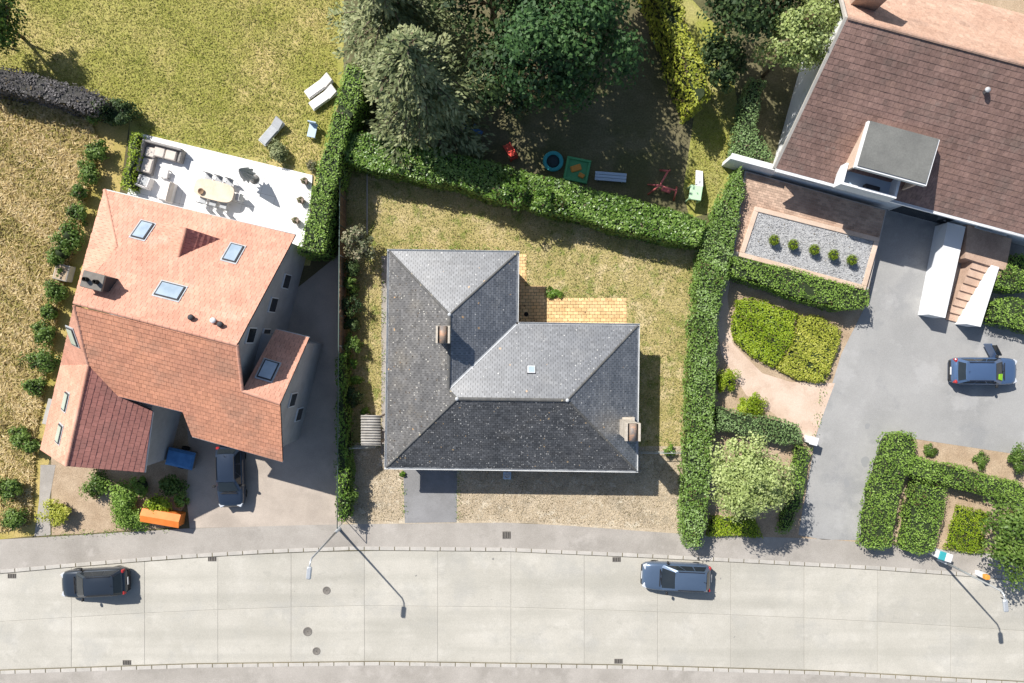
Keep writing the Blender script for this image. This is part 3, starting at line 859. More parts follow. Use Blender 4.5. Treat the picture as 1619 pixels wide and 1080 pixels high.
# outside on the right of a->b means going round clockwise seen from above... order below keeps that
seq = [fo[5], fo[4], fo[3], fo[2], fo[1], fo[0]]
S_len = (fo[4] - fo[5]).length
for t, w, z0, z1, dr in ((2.3, 2.6, 0.0, 2.2, True), (5.4, 1.0, 0, 2.15, True), (8.0, 1.8, .9, 2.2, False), (11.5, 2.2, .5, 2.2, False)):
    wall_win(bung, bung_o, seq[0], seq[1], t, w, z0, z1, dr)
for t in (2.2, 6.6): wall_win(bung, bung_o, seq[1], seq[2], t, 1.2, 1.0, 2.2)
for t, w in ((2.0, 2.4), (5.0, 2.0)): wall_win(bung, bung_o, seq[2], seq[3], t, w, .1, 2.2)
wall_win(bung, bung_o, seq[3], seq[4], 1.8, 1.8, .1, 2.2)
wall_win(bung, bung_o, seq[4], seq[5], 3.5, 1.6, .9, 2.2)
for t in (2.5, 7.0, 10.5): wall_win(bung, bung_o, seq[5], seq[0], t, 1.2, .9, 2.2)
# eave board
MB().prism([(p.x, p.y) for p in inset([(pNW.x, pNW.y), (pNE.x, pNE.y), (pIN.x, pIN.y), (pE1.x, pE1.y), (pSE.x, pSE.y), (pSW.x, pSW.y)], .03)], ZE - .22, ZE - .03).build('soffit', M['frame_white'], bung, bung_o)
# skylight hole on the main north slope
slopes = [
    ('north', 'slate', [[pIN, pE1, pD, pC, pB]], U, pIN, 'pale grey slate slope with the small square skylight'),
    ('south', 'slate_lichen', [[pSW, pSE, pD, pC]], U, pSW, 'dark slate slope speckled with white lichen'),
    ('east', 'slate', [[pE1, pSE, pD]], V_, pSE, 'dark slate slope beside the tall chimney'),
    ('west', 'slate_moss', [[pNW, pA, pB, G(uw, vm - hw, ZE)], [G(uw, vm - hw, ZE), pB, pC, pSW]], V_, pSW, 'grey slate slope with orange lichen spots'),
    ('wingnorth', 'slate', [[pNW, pNE, pA]], U, pNW, 'pale grey slate triangle over the end of the wing'),
    ('wingeast', 'slate', [[pNE, pIN, pB, pA]], V_, pIN, 'shaded slate slope facing the brick terrace'),
]
deck = None
for key, mt, polys, ed, o3, lab in slopes:
    dk = MB()
    for p in polys: dk.slab([q - Vector((0, 0, .004)) for q in p], .10)
    sd = dk.build('roof_slope', M['roof_deck'], bung, bung_o); sd['label'] = lab
    tm = MB()
    for p in polys: tiles(tm, p, ed, o3, .28, .16, .013, gap=.008)
    tm.build('slates', M[mt], sd, bung_o, kind='stuff')
# hips, ridges, valley
for a, b in ((pA, pB), (pC, pD)): ridge_caps(MB(), a, b, .10, .4, .05).build('ridge_caps', M['ridge_slate'], bung, bung_o)
for a, b in ((pNW, pA), (pNE, pA), (pSW, pC), (pE1, pD), (pSE, pD), (pB, pC)): ridge_caps(MB(), a, b, .065, .25, .035).build('ridge_caps', M['ridge_slate'], bung, bung_o)
vl = MB(); vd = (pB - pIN); sd_ = vd.cross(Vector((0, 0, 1))).normalized()
vl.add([pIN + sd_ * .07 + Vector((0, 0, .06)), pIN + Vector((0, 0, .035)), pIN - sd_ * .07 + Vector((0, 0, .06)), pB + sd_ * .07 + Vector((0, 0, .06)), pB + Vector((0, 0, .035)), pB - sd_ * .07 + Vector((0, 0, .06))],
       [(0, 1, 4, 3), (1, 2, 5, 4)]).build('valley_gutter', M['lead'], bung, bung_o)
for p in (pA, pD, pC):
    MB().lathe(p + Vector((0, 0, .04)), [(.12, 0), (.11, .04), (.05, .07), (.0, .08)], 8).build('ridge_finial', M['lead'], bung, bung_o)
# gutters
def gutter(a, b, out):
    a = Vector(a); b = Vector(b); d = (b - a).normalized()
    prof = [(.0, .02), (.0, -.09), (.03, -.12), (.10, -.12), (.13, -.09), (.13, .03), (.118, .03), (.118, -.08), (.09, -.105), (.035, -.105), (.012, -.08), (.012, .02)]
    V = [p + out * (x + .0) + Vector((0, 0, z)) for p in (a - d * .02, b + d * .02) for x, z in prof]
    n = len(prof)
    F = [(i, (i + 1) % n, n + (i + 1) % n, n + i) for i in range(n)]
    V2 = MB().add(V, F + [tuple(range(n - 1, -1, -1)), tuple(range(n, 2 * n))])
    return V2.build('gutter', M['zinc'], bung, bung_o)
gutter(pNW + U * -.13, pNE + U * .13, V_)
gutter(pSW + U * -.13, pSE + U * .13, -V_)
gutter(pNW, pSW, -U)
gutter(pE1, pSE, U)
gutter(pNE, pIN + V_ * .14, U)
gutter(pIN + U * .14, pE1 + U * .13, V_)
for p in (G(ui - .33, vt - .8, 0), G(ue - .8, vm - .33, 0), G(uw + .33, vb + .8, 0), G(ue - .8, vb + .33, 0)):
    q = Vector((p.x, p.y, 0))
    MB().tube([(q.x, q.y, .02), (q.x, q.y, ZE - .1)], .045, 8).build('downpipe', M['zinc'], bung, bung_o)

def chimney(cx, cy, w, d, zb, zt_, breast=None):
    """stack with a rusty barrel cowl between two concrete cheeks"""
    R = th
    st = MB().box((cx, cy, (zb + zt_ - .42) / 2), (w * .86, d * .9, zt_ - .42 - zb), R)
    if breast: st.box((cx, cy, (breast + 0) / 2), (w * 1.25, d * 1.12, breast), R)
    ch = st.build('chimney', M['chim_conc'], bung, bung_o)
    MB().bbox((cx, cy, zt_ - .37), (w * 1.0, d * 1.02, .1), R, .015).build('cap_slab', M['chim_conc'], ch, bung_o)
    MB().box((cx, cy, zt_ - .30), (w * .62, d * .8, .04), R).build('flue', M['flue'], ch, bung_o)
    Rm = Matrix.Rotation(R, 3, 'Z')
    for s in (-1, 1):
        p = Rm @ Vector((s * w * .42, 0, 0))
        MB().bbox((cx + p.x, cy + p.y, zt_ - .19), (w * .15, d, .26), R, .012).build('cheek', M['chim_conc'], ch, bung_o)
    V = []; n = 10; rr = w * .25
    for k in range(n + 1):
        a = math.pi * k / n
        for dy in (-d * .5, d * .5):
            V.append(Rm @ Vector((-math.cos(a) * rr, dy, math.sin(a) * rr * .8)) + Vector((cx, cy, zt_ - .17)))
    for k in range(n + 1):
        a = math.pi * k / n
        for dy in (-d * .5, d * .5):
            V.append(Rm @ Vector((-math.cos(a) * (rr - .02), dy, math.sin(a) * (rr - .02) * .8)) + Vector((cx, cy, zt_ - .17)))
    b = 2 * (n + 1)
    F = [(2 * k, 2 * k + 1, 2 * k + 3, 2 * k + 2) for k in range(n)] + [(b + 2 * k + 2, b + 2 * k + 3, b + 2 * k + 1, b + 2 * k) for k in range(n)]
    F += [(2 * k, 2 * k + 2, b + 2 * k + 2, b + 2 * k) for k in range(n)] + [(2 * k + 3, 2 * k + 1, b + 2 * k + 1, b + 2 * k + 3) for k in range(n)]
    MB().add(V, F, .5, True).build('barrel_cowl', M['rust'], ch, bung_o)
    MB().box((cx, cy, zt_ - .22), (w * .60, d * .98, .12), R).build('cowl_frame', M['flue'], ch, bung_o)
    # lead apron
    return ch
c1 = W(700, 529, 6.1); chimney(c1.x, c1.y, .82, 1.0, 3.6, 6.1)
c2 = W(1001.5, 684, 6.0); chimney(c2.x, c2.y, .88, 1.02, 0.0, 6.0, 3.3)
# small skylight on the north slope
plN = plane3(pIN, pE1, pC)
ps = on(840, 585, plN); nN = plN[1] if plN[1].z > 0 else -plN[1]
ex_ = U; ey_ = nN.cross(ex_).normalized()
Ms = Matrix((ex_, ey_, nN)).transposed()
sk = MB().box(ps + nN * .07, (.46, .46, .10), M=Ms).build('skylight', M['frame_white'], bung, bung_o)
MB().box(ps + nN * .128, (.38, .38, .015), M=Ms).build('pane', M['skyglass'], sk, bung_o)
MB().box(ps + nN * .035, (.54, .54, .03), M=Ms).build('flashing', M['frame_dark'], sk, bung_o)

# ---- brick terrace: individual pavers laid on a bedding sheet
TER = [[(817, 452), (863, 452), (863, 516), (817, 516)], [(863, 470), (991, 472), (991, 520), (863, 516)], [(817, 402), (833, 402), (833, 452), (817, 452)]]
tz = .030
ter = MB()
TERW = [[(W(863, 452).x, W(0, 452).y), (W(805, 0).x, W(0, 452).y), (W(805, 0).x, W(0, 530).y), (W(863, 0).x, W(0, 530).y)],
        [(W(863, 0).x, W(0, 471).y), (W(863, 0).x, W(0, 530).y), (W(991, 0).x, W(0, 530).y), (W(991, 0).x, W(0, 471).y)],
        [(W(805, 0).x, W(0, 402).y), (W(805, 0).x, W(0, 452).y), (W(833, 0).x, W(0, 452).y), (W(833, 0).x, W(0, 402).y)]]
for p in TERW: ter.add([(q[0], q[1], tz - .006) for q in ccw(p)], [(0, 1, 2, 3)])
terr = ter.build('terrace', M['paver_joint']); terr['kind'] = 'structure'
pv = {}
def paver_mesh(w, h):
    k = (round(w, 2), round(h, 2))
    if k not in pv:
        o = MB().bbox((0, 0, 0), (w, h, .05), 0, .010).build('paver', M['paver'])
        pv[k] = o.data; bpy.data.objects.remove(o)
    return pv[k]
PWX, PHY = .36, .215
for p in TERW:
    x0 = min(q[0] for q in p); x1 = max(q[0] for q in p); y0 = min(q[1] for q in p); y1 = max(q[1] for q in p)
    # hide none below the eave: pavers run to the wall line
    nr = max(1, round((y1 - y0) / PHY)); hh = (y1 - y0) / nr
    for r in range(nr):
        x = x0 - (PWX / 2 if r % 2 else 0)
        while x < x1 - .02:
            a = max(x, x0); b = min(x + PWX, x1)
            if b - a > .05:
                o = bpy.data.objects.new('paver', paver_mesh(b - a - .022, hh - .022)); col.objects.link(o); o.parent = terr
                o.location = ((a + b) / 2, y0 + (r + .5) * hh, tz - .018 + random.uniform(-.003, .003)); o.rotation_euler = (random.gauss(0, .004), random.gauss(0, .004), random.gauss(0, .006))
            x += PWX
# floor drain
dr = W(832, 497); tag(MB().lathe((dr.x, dr.y, tz + .010), [(.15, 0), (.15, .012), (.13, .016), (.05, .016), (.0, .016)], 16).build('floor_drain', M['flue']), 'round black drain in the shaded corner of the brick terrace', 'drain')

# ---- things close to the bungalow
# square fan unit by the front wall
o0 = W(802, 750); fu = thing('fan_unit', 'small square pale blue ventilation unit on the ground under the front eave', 'ventilation unit', (o0.x, o0.y, .01))
MB().bbox((0, 0, .2), (.52, .50, .4), th, .03).build('casing', M['toy_lightblue'], fu)
MB().lathe((0, 0, .402), [(.20, 0), (.20, .012), (.17, .012), (.17, .004), (.0, .004)], 20).build('fan_ring', M['zinc'], fu)
for k in range(4): MB().box((0, 0, .412), (.36, .015, .01), k * math.pi / 4).build('grille_bar', M['zinc'], fu)
# corrugated shelter
sh = W(587, 680, 1.9); sho = (sh.x, sh.y, 0)
shel = thing('shelter', 'little wooden lean-to shelter with a grey corrugated sheet roof', 'shelter', sho)
x0, x1 = W(570.5, 0, 1.9).x, W(602.5, 0, 1.9).x; y1_, y0_ = W(0, 656.5, 1.9).y, W(0, 704, 1.9).y
V = []; n = 89
for j in range(n):
    f = j / (n - 1); y = y1_ + (y0_ - y1_) * f; z = .075 * math.sin(f * 11 * 2 * math.pi)
    for x, zz in ((x0, 1.86), ((x0 + x1) / 2, 1.91), (x1, 1.96)): V.append((x + random.uniform(-.01, .01), y, zz + z))
V += [(p[0], p[1], p[2] - .012) for p in V]
b = 3 * n
F = []
for j in range(n - 1):
    for i in range(2):
        F.append((3 * j + i, 3 * j + 3 + i, 3 * j + 4 + i, 3 * j + 1 + i)); F.append((b + 3 * j + 1 + i, b + 3 * j + 4 + i, b + 3 * j + 3 + i, b + 3 * j + i))
for j in range(n - 1):
    F.append((3 * j, b + 3 * j, b + 3 * j + 3, 3 * j + 3)); F.append((3 * j + 5, b + 3 * j + 5, b + 3 * j + 2, 3 * j + 2))
MB().add(V, F, .5, True).build('corrugated_roof', M['corrug'], shel, sho)
for x in (x0 + .12, x1 - .1):
    for y in (y0_ + .12, y1_ - .12):
        MB().box((x, y, .89), (.11, .11, 1.80)).build('post', M['wood_grey'], shel, sho)
for y in (y0_ + .12, (y0_ + y1_) / 2, y1_ - .12):
    MB().box(((x0 + x1) / 2 + .22, y, 1.80), (x1 - x0 + .45, .09, .10)).build('beam', M['wood_grey'], shel, sho)
for i in range(8):
    MB().box((x0 + .12, y0_ + .26 + i * (y1_ - y0_ - .5) / 7, .75), (.03, .17, 1.5)).build('plank', M['wood_grey'], shel, sho)

# ================================================================== LOT BOUNDARIES
# wooden plank fence along the upper half of the left side
fa, fb = W(547, 268), W(546.5, 558)
fo_ = (fa.x, (fa.y + fb.y) / 2, 0)
pf = thing('plank_fence', 'weathered grey-brown wooden plank fence along the narrow side lawn', 'fence', fo_)
L_ = fa.y - fb.y; k = int(L_ / .145)
pm = {}
for i in range(k):
    o = MB().box((0, 0, .86), (.025, .138, 1.72)).build('plank', M['wood_brown'], pf) if not pm else None
    if o is None:
        o = bpy.data.objects.new('plank', pm['m']); col.objects.link(o); o.parent = pf
    else: pm['m'] = o.data
    o.location = (random.uniform(-.006, .006), L_ / 2 - (i + .5) * .145, random.uniform(-.03, .02)); o.rotation_euler = (random.gauss(0, .008), random.gauss(0, .01), 0)
for z in (.35, 1.4): MB().box((-.045, 0, z), (.05, L_, .09)).build('rail', M['wood_grey'], pf)
# wire fence with top rail just inside it
wa, wb = W(550, 272), W(546, 822)
wf = thing('wire_fence', 'thin metal post-and-wire fence with a top rail beside the left boundary', 'fence', ((wa.x + wb.x) / 2, (wa.y + wb.y) / 2, 0))
mid = (wa + wb) / 2
npst = 12
for i in range(npst + 1):
    p = wa.lerp(wb, i / npst) - mid
    MB().tube([(p.x, p.y, -.05), (p.x, p.y, 2.1)], .026, 6).build('post', M['wire'] if i % 3 else M['metal_post'], wf)
    if i in (0, 6, 10): MB().tube([(p.x - .02, p.y, 1.4), (p.x + .02, p.y - .75, .05)], .02, 6).build('brace', M['metal_post'], wf)
MB().tube([wa - mid + Vector((0, 0, 2.1)), wb - mid + Vector((0, 0, 2.1))], .032, 6).build('top_rail', M['wire'], wf)
for z in (.3, .7, 1.1, 1.5): MB().tube([wa - mid + Vector((0, 0, z)), wb - mid + Vector((0, 0, z))], .005, 4).build('wire', M['wire'], wf)
# pale garden edging
ea, eb = W(581, 272), W(580.5, 372)
tag(MB().bbox(((ea.x + eb.x) / 2, (ea.y + eb.y) / 2, .05), (.07, ea.y - eb.y, .09), 0, .01).build('garden_edging', M['kerb']), 'thin pale concrete edging strip in the shade beside the left hedge', 'edging')
# gate between wire fence and shelter
ga, gb = W(543, 706), W(598, 703); gm = (ga + gb) / 2
gt = thing('gate', 'light metal wire gate across the side passage next to the shelter', 'gate', (gm.x, gm.y, 0))
a_, b_ = ga - gm, gb - gm
for z in (.08, .65, 1.22): MB().tube([a_ + Vector((0, 0, z)), b_ + Vector((0, 0, z))], .022, 6).build('rail', M['metal_post'], gt)
for i in range(15):
    p = a_.lerp(b_, i / 14); r = .03 if i in (0, 7, 14) else .008
    MB().tube([(p.x, p.y, .0), (p.x, p.y, 1.25)], r, 6).build('bar', M['metal_post'], gt)
# pipe gate on the right of the bungalow
ga, gb = W(1010, 713), W(1082, 713); gm = (ga + gb) / 2
gt = thing('gate', 'low thin pipe barrier between the bungalow and the right hedge', 'gate', (gm.x, gm.y, 0))
a_, b_ = ga - gm, gb - gm
for z in (.45, .95): MB().tube([a_ + Vector((0, 0, z)), b_ + Vector((0, 0, z))], .025, 6).build('rail', M['metal_post'], gt)
for i in range(4):
    p = a_.lerp(b_, i / 3); MB().tube([(p.x, p.y, -.02), (p.x, p.y, 1.0)], .03, 6).build('post', M['metal_post'], gt)

# ---- hedges of the lot
hedge('thick glossy laurel hedge along the back of the dry lawn', [(540, 205), (620, 215), (760, 252), (900, 288), (1060, 330), (1118, 348), (1106, 389), (1000, 369), (900, 342), (790, 315), (700, 290), (620, 275), (541, 256)], 2.15, LM['laurel'], leaf=.17, dens=190, rough_top=.13, tintbias=.03)
hedge('long narrow clipped hedge between the bungalow plot and the right neighbour', [(1112, 372), (1150, 300), (1172, 262), (1178, 300), (1160, 400), (1136, 500), (1132, 620), (1125, 760), (1112, 868), (1088, 866), (1080, 842), (1086, 740), (1091, 620), (1097, 520), (1106, 420)], 1.8, LM['privet'], leaf=.13, dens=200, rough_top=.09, side=.14)
hedge('tall bright green hedge beside the white terrace', [(546, 96), (580, 108), (570, 160), (548, 215), (530, 290), (512, 400), (470, 402), (488, 315), (512, 225), (532, 150)], 2.9, LM['hedge'], leaf=.13, dens=150)
hedge('scruffy ivy hedge on the left boundary next to the gate', [(531, 560), (545, 560), (546, 640), (549, 720), (551, 800), (546, 826), (531, 826)], 1.8, LM['weed'], leaf=.14, dens=130, rough_top=.25, side=.14)
# tall shrub rising out of the back hedge that shades the lawn
tree('laurel_tree', 'taller dark shrub growing out of the laurel hedge above the wing roof', 806, 300, 2.5, 1.25, 1.0, LM['laurel'], 30, 2200, .18, tintbias=-.22)
tree('laurel_tree', 'second darker shrub rising from the laurel hedge behind the sandbox', 862, 318, 2.3, 1.0, .8, LM['laurel'], 24, 1500, .18, tintbias=-.18)
tree('garden_shrub', 'reddish green small shrub tree at the corner of the side lawn', 566, 384, 1.7, 1.25, 1.2, LM['rose'], 26, 1500, .17, cat='shrub', shell=.35)
for i, (x, y, r, h, nm) in enumerate(((562, 600, .45, .8, 'straggly plant by the wire fence halfway down the side lawn'), (577, 652, .3, .35, 'small bright weed clump beside the shelter roof'), (1057, 712, .42, .7, 'leafy green bush beside the pipe barrier'), (636, 749, .18, .25, 'small weed tuft at the corner of the asphalt drive'),
                                   (875, 463, .5, .3, 'dark green weed patch at the terrace step'), (560, 575, .35, 1.1, 'thin shrub leaning over the wire fence'))):
    shrub(nm, x, y, r, h, LM['weed'], 260, .13, name='garden_plant', cat='plant', nclump=9)
for i, (x, y, r, h, lmn, nm) in enumerate(((557, 424, .75, 1.5, 'dark', 'dark climbing shrub against the plank fence below the reddish shrub'), (555, 448, .6, 1.2, 'mid', 'leafy shrub against the middle of the plank fence'), (557, 482, .85, 1.6, 'dark', 'big dark shrub at the plank fence beside the bungalow wing'),
        (555, 512, .6, 1.1, 'dark', 'low dark shrub at the plank fence below the big dark one'), (557, 545, .75, 1.4, 'mid', 'dark shrub at the lower end of the plank fence'), (555, 628, .8, 1.3, 'dark', 'dark shrub at the wire fence just above the shelter'), (552, 738, .65, 1.6, 'mid', 'shrub at the wire fence just below the side gate'), (553, 782, .85, 1.7, 'mid', 'wide shrub at the wire fence beside the front yard corner'))):
    shrub(nm, x, y, r, h, LM[lmn], 560, .14, name='fence_shrub', cat='shrub', nclump=13, tintbias=.05)
# loose weeds along edges
def weeds(label, lines, n, lm, spread=.12, sz=.09, hgt=.12):
    P = []
    for (x0, y0, x1, y1) in lines:
        a, b = W(x0, y0), W(x1, y1); k = int(n * (b - a).length)
        t = rng.uniform(0, 1, k); keep = wob(t * (b - a).length * 2 + x0, np.full(k, y0 * .1), 2.0) > -.1
        p = np.array(a)[None] + t[:, None] * np.array(b - a)[None] + rng.normal(0, spread, (k, 3)); p[:, 2] = rng.uniform(.02, hgt, k)
        P.append(p[keep])
    P = np.concatenate(P)
    o = leaf_mesh('weeds', lm, P, np.tile([0, 0, 1.], (len(P), 1)), sz, .5, kind='stuff')
    return tag(o, label, 'weeds')
weeds('loose green weeds along the lawn, terrace and drive edges', [(607, 540, 607, 650), (607, 440, 607, 520), (834, 405, 834, 450), (863, 466, 990, 468), (637, 745, 639, 825), (1090, 420, 1082, 640), (640, 392, 800, 394), (600, 400, 604, 430), (865, 452, 866, 470), (995, 475, 995, 505), (1084, 640, 1078, 835), (222, 208, 490, 273), (70, 846, 270, 836), (1300, 610, 1288, 690), (866, 455, 880, 466), (724, 742, 724, 822), (560, 700, 620, 702), (1010, 560, 1010, 700)], 42, LM['weed'])

# ---- grass blades
HOUSE_P = wp([(605, 400), (830, 400), (830, 452), (866, 452), (866, 470), (994, 470), (1000, 515), (1000, 735), (605, 735)])
blades('grass_blades', 'dry yellow and green grass of the bungalow lawn', 'grass', [wp([(548, 240), (1106, 378), (1086, 704), (548, 704)])], 60000, LM['grass_dry'], .11, .035, excl=[HOUSE_P])
blades('straw', 'short bleached straw and stubble on the front yard', 'straw', [wp([(548, 706), (637, 706), (637, 824), (546, 824)]), wp([(724, 742), (1084, 745), (1078, 838), (830, 824), (724, 822)]), wp([(1006, 706), (1084, 708), (1084, 745), (1006, 745)])], 16000, LM['grass_soil'], .07, .035)
blades('grass_blades', 'yellow-green grass of the big lawn behind the white terrace', 'grass', [wp([(-60, -60), (540, -60), (530, 150), (500, 270), (225, 208), (205, 185), (-60, 110)])], 60000, LM['grass_green'], .12, .045)
blades('meadow_grass', 'tall pale dry meadow grass beside the orange roofed house', 'grass', [wp([(-60, 150), (140, 178), (160, 230), (100, 460), (60, 680), (50, 830), (-60, 850)])], 60000, LM['grass_meadow'], .36, .055)
blades('grass_blades', 'sunlit green grass strip beside the play area', 'grass', [wp([(1100, 140), (1165, 150), (1160, 250), (1120, 330), (1085, 320)])], 5000, LM['grass_green'], .10, .04)

# ================================================================== LEFT HOUSE (orange tiles)
R0 = W(375, 545, 8.5)
lu = (R0 - W(115, 478, 8.5)).normalized(); lv = Vector((-lu.y, lu.x, 0))
E0 = W(467, 372, 4.2)
plA = plane3(R0, R0 + lu, E0)
dA = (E0 - R0).dot(lv)
plB = plane3(R0, R0 + lu, R0 - lv * dA - Vector((0, 0, 4.3)))
def Q(u, v, z): return Vector((R0.x, R0.y, 0)) + lu * u + lv * v + Vector((0, 0, z))
lho = (Q(-4, -1, 0).x, Q(-4, -1, 0).y, 0)
lh = thing('orange_roof_house', 'large house with steep orange clay tile roofs beside the meadow', 'house', lho)
lang = math.atan2(lu.y, lu.x)
A1, A2, A3, A4 = on(165, 300, plA), on(467, 372, plA), R0.copy(), on(116, 478, plA)
Ab = on(184, 392, plA)
d_mid = W(138, 395, 5.6)
ew_rl, ew_rr = on(383, 618, plB), on(443, 638, plB)          # east wing ridge
zew = (ew_rl.z + ew_rr.z) / 2
B_br, B_b2, B_b3, B_b4 = on(447, 730, plB), on(304, 690, plB), on(289, 651, plB), on(187, 626, plB)
Wtop = on(139, 576, plB)
zwr = Wtop.z
Wend = W(104, 737, zwr)
We0 = W(64, 711, 2.8)
Wbr = W(228, 747, 4.1)
# east wing north slope
Eer = Q(2.45, 1.0, 4.3)
ew_pl = plane3(ew_rl, ew_rr, W(489, 536, 4.3))
E_nr = on(489, 534, ew_pl); E_nl = on(436, 521, ew_pl)
def lroof(label, mt, polys, ed, o3, tw=.30, tex=.30, hth=.028):
    dk = MB()
    for p in polys: dk.slab([q - Vector((0, 0, .004)) for q in p], .12)
    d = dk.build('roof_slope', M['roof_deck'], lh, lho); d['label'] = label
    tm = MB()
    for p in polys: tiles(tm, p, ed, o3, tw, tex, hth, .008)
    tm.build('tiles', M[mt], d, lho, kind='stuff')
    return d
lroof('sunlit orange tile slope with three skylights', 'tile_orange', [[A1, A2, A3, Ab], [Ab, A3, A4]], lu, A2)
lroof('small hipped orange facet at the meadow end', 'tile_orange', [[A1, Ab, d_mid]], lv, d_mid)
lroof('small hipped orange facet below the dark chimney', 'tile_orange', [[Ab, A4, d_mid]], lv, d_mid)
lroof('shaded darker orange slope facing the road', 'tile_aged', [[R0, ew_rl, B_b2, B_b3], [R0, B_b3, B_b4, Wtop, on(118, 484, plB)], [ew_rl, ew_rr, B_br, B_b2]], lu, B_br)
Wt2 = on(117, 483, plB)
We1 = W(96, 577, 3.6)
lroof('narrow sunlit slope with four small skylights', 'tile_orange', [[Wtop, Wend, We0], [Wtop, We0, We1], [Wtop, We1, Wt2]], lv, We0)
plD = plane3(Wtop, Wend, Wbr)
Wb2 = on(241, 650, plD); 
lroof('slope over the front garden with shade in its dark red tiles', 'tile_orange_shaded', [[Wtop, Wend, Wbr, on(187, 626, plD)], [on(187, 626, plD), Wbr, Wb2]], lv, Wbr, hth=.012)
lroof('shadowed dark red slope with a single skylight', 'tile_orange_shaded' if False else 'tile_orange', [[ew_rl, ew_rr, E_nr, E_nl]], lu, E_nr)
# gabled dormer on slope A
dr0, drb, drr, drl = W(294, 360, 6.4), on(282, 406, plA), on(349, 378, plA), on(243, 350, plA)
lroof('shaded side of the low gabled dormer', 'tile_orange_shaded', [[dr0, drb, drr]], lv, drr)  # shade of this side is put into the tile tone
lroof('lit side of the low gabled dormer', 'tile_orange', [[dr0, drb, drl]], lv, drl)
MB().add([dr0 - Vector((0, 0, .1)), drr - Vector((0, 0, .1)), drl - Vector((0, 0, .1))], [(0, 1, 2)]).build('dormer_gable', M['render_grey'], lh, lho)
for a, b in ((R0, A4), (ew_rl, ew_rr), (Wtop, Wend), (A1, Ab), (dr0, drb), (Wtop, Wt2), (R0, ew_rl)): ridge_caps(MB(), a, b, .10, .4, .03).build('ridge_tiles', M['tile_orange'], lh, lho)
# walls: prisms under the roofs
def lwall(pts, z1, mat='render_grey'):
    return MB().prism([(p.x, p.y) for p in pts], -.02, z1).build('wall', M[mat], lh, lho)
uW = (A1 - R0).dot(lu)
mainw = [Q(-.35, -4.4, 0), Q(-.35, 6.3, 0), Q(uW + .9, 6.3, 0), Q(uW + 1.2, 2.0, 0), Q(-8.0, -4.4, 0)]
lwall(mainw, 4.35)
# gable wall (east)
ge = [Q(-.35, -4.4, 4.3), Q(-.35, 6.3, 4.3), Q(-.35, .0, 8.35)]
ge2 = [p - lu * .3 for p in ge]
MB().add(ge + ge2, [(0, 1, 2), (5, 4, 3), (0, 2, 5, 3), (1, 4, 5, 2)]).build('gable_wall', M['render_grey'], lh, lho)
eww = [Q(-.4, -5.9, 0), Q(2.2, -5.9, 0), Q(2.2, .6, 0), Q(-.4, .6, 0)]
lwall(eww, 4.35)
ge = [Q(2.2, -5.9, 4.3), Q(2.2, .6, 4.3), Q(2.2, -2.75, 6.5)]; ge2 = [p - lu * .3 for p in ge]
MB().add(ge + ge2, [(0, 1, 2), (5, 4, 3), (0, 2, 5, 3), (1, 4, 5, 2)]).build('gable_wall', M['render_grey'], lh, lho)
lwall([Q(-2.6, -5.9, 0), Q(-.4, -5.9, 0), Q(-.4, -4.2, 0), Q(-2.6, -4.2, 0)], 4.5)
wwp = [Q(-11.4, -9.3, 0), Q(-6.3, -9.3, 0), Q(-6.3, -4.3, 0), Q(-11.0, -4.3, 0)]
lwall(wwp, 2.9)
lwall([Q(-8.6, -9.25, 0), Q(-5.75, -9.25, 0), Q(-5.75, -4.3, 0), Q(-8.6, -4.3, 0)], 4.0)
ge = [Q(-11.4, -9.3, 2.85), Q(-5.75, -9.3, 2.85), Q(-5.75, -9.3, 4.0), Q(-8.75, -9.3, zwr - .3)]; ge2 = [p + lv * .3 for p in ge]
MB().add(ge + ge2, [(0, 1, 2, 3), (7, 6, 5, 4), (0, 3, 7, 4), (1, 5, 6, 2), (2, 6, 7, 3)]).build('gable_wall', M['render_grey'], lh, lho)
# windows on the visible east gables
def gwin(px, py, uu, w, h):
    pl = (Q(uu, 0, 0), lu.copy()); p = on(px, py, pl)
    Mx = Matrix((lv, Vector((0, 0, 1)), lu)).transposed()
    f = MB().box(p + lu * .02, (w, h, .10), M=Mx).build('window', M['frame_white'], lh, lho)
    MB().box(p + lu * .075, (w - .14, h - .14, .02), M=Mx).build('pane', M['glass'], f, lho)
for x, y in ((431, 482), (396, 530), (419, 531), (452, 445)): gwin(x, y, -.35, .95, 1.15)
for x, y in ((462, 632), (472, 655)): gwin(x, y, 2.2, .9, 1.1)
# skylights
def roof_window(px, py, pl, e, w, h, parent=lh, org=lho, glass='skyglass', lift=.06, lab=None):
    p = on(px, py, pl); n = pl[1] if pl[1].z > 0 else -pl[1]
    e = (e - n * e.dot(n)).normalized(); s = n.cross(e)
    Mx = Matrix((e, s, n)).transposed()
    f = MB().box(p + n * lift, (w, h, .10), M=Mx).build('skylight', M['frame_dark'], parent, org)
    MB().box(p + n * (lift + .058), (w - .14, h - .14, .02), M=Mx).build('pane', M[glass], f, org)
    MB().box(p + n * (lift - .02), (w + .18, h + .18, .04), M=Mx).build('flashing', M['lead'], f, org)
for x, y in ((226, 365), (369, 401)): roof_window(x, y, plA, lu, .78, 1.25)
roof_window(269, 461, plA, lu, 1.35, .95)
plC = plane3(Wtop, Wend, We0)
for x, y in ((106, 577), (105, 635), (95, 686)): roof_window(x, y, plC, lv, 1.05, .75, glass='skyglass_green')
roof_window(116, 532, plane3(Wtop, We1, Wt2), lv, 1.05, .75, glass='skyglass_green')
roof_window(424, 586, ew_pl, lu, .85, 1.2)
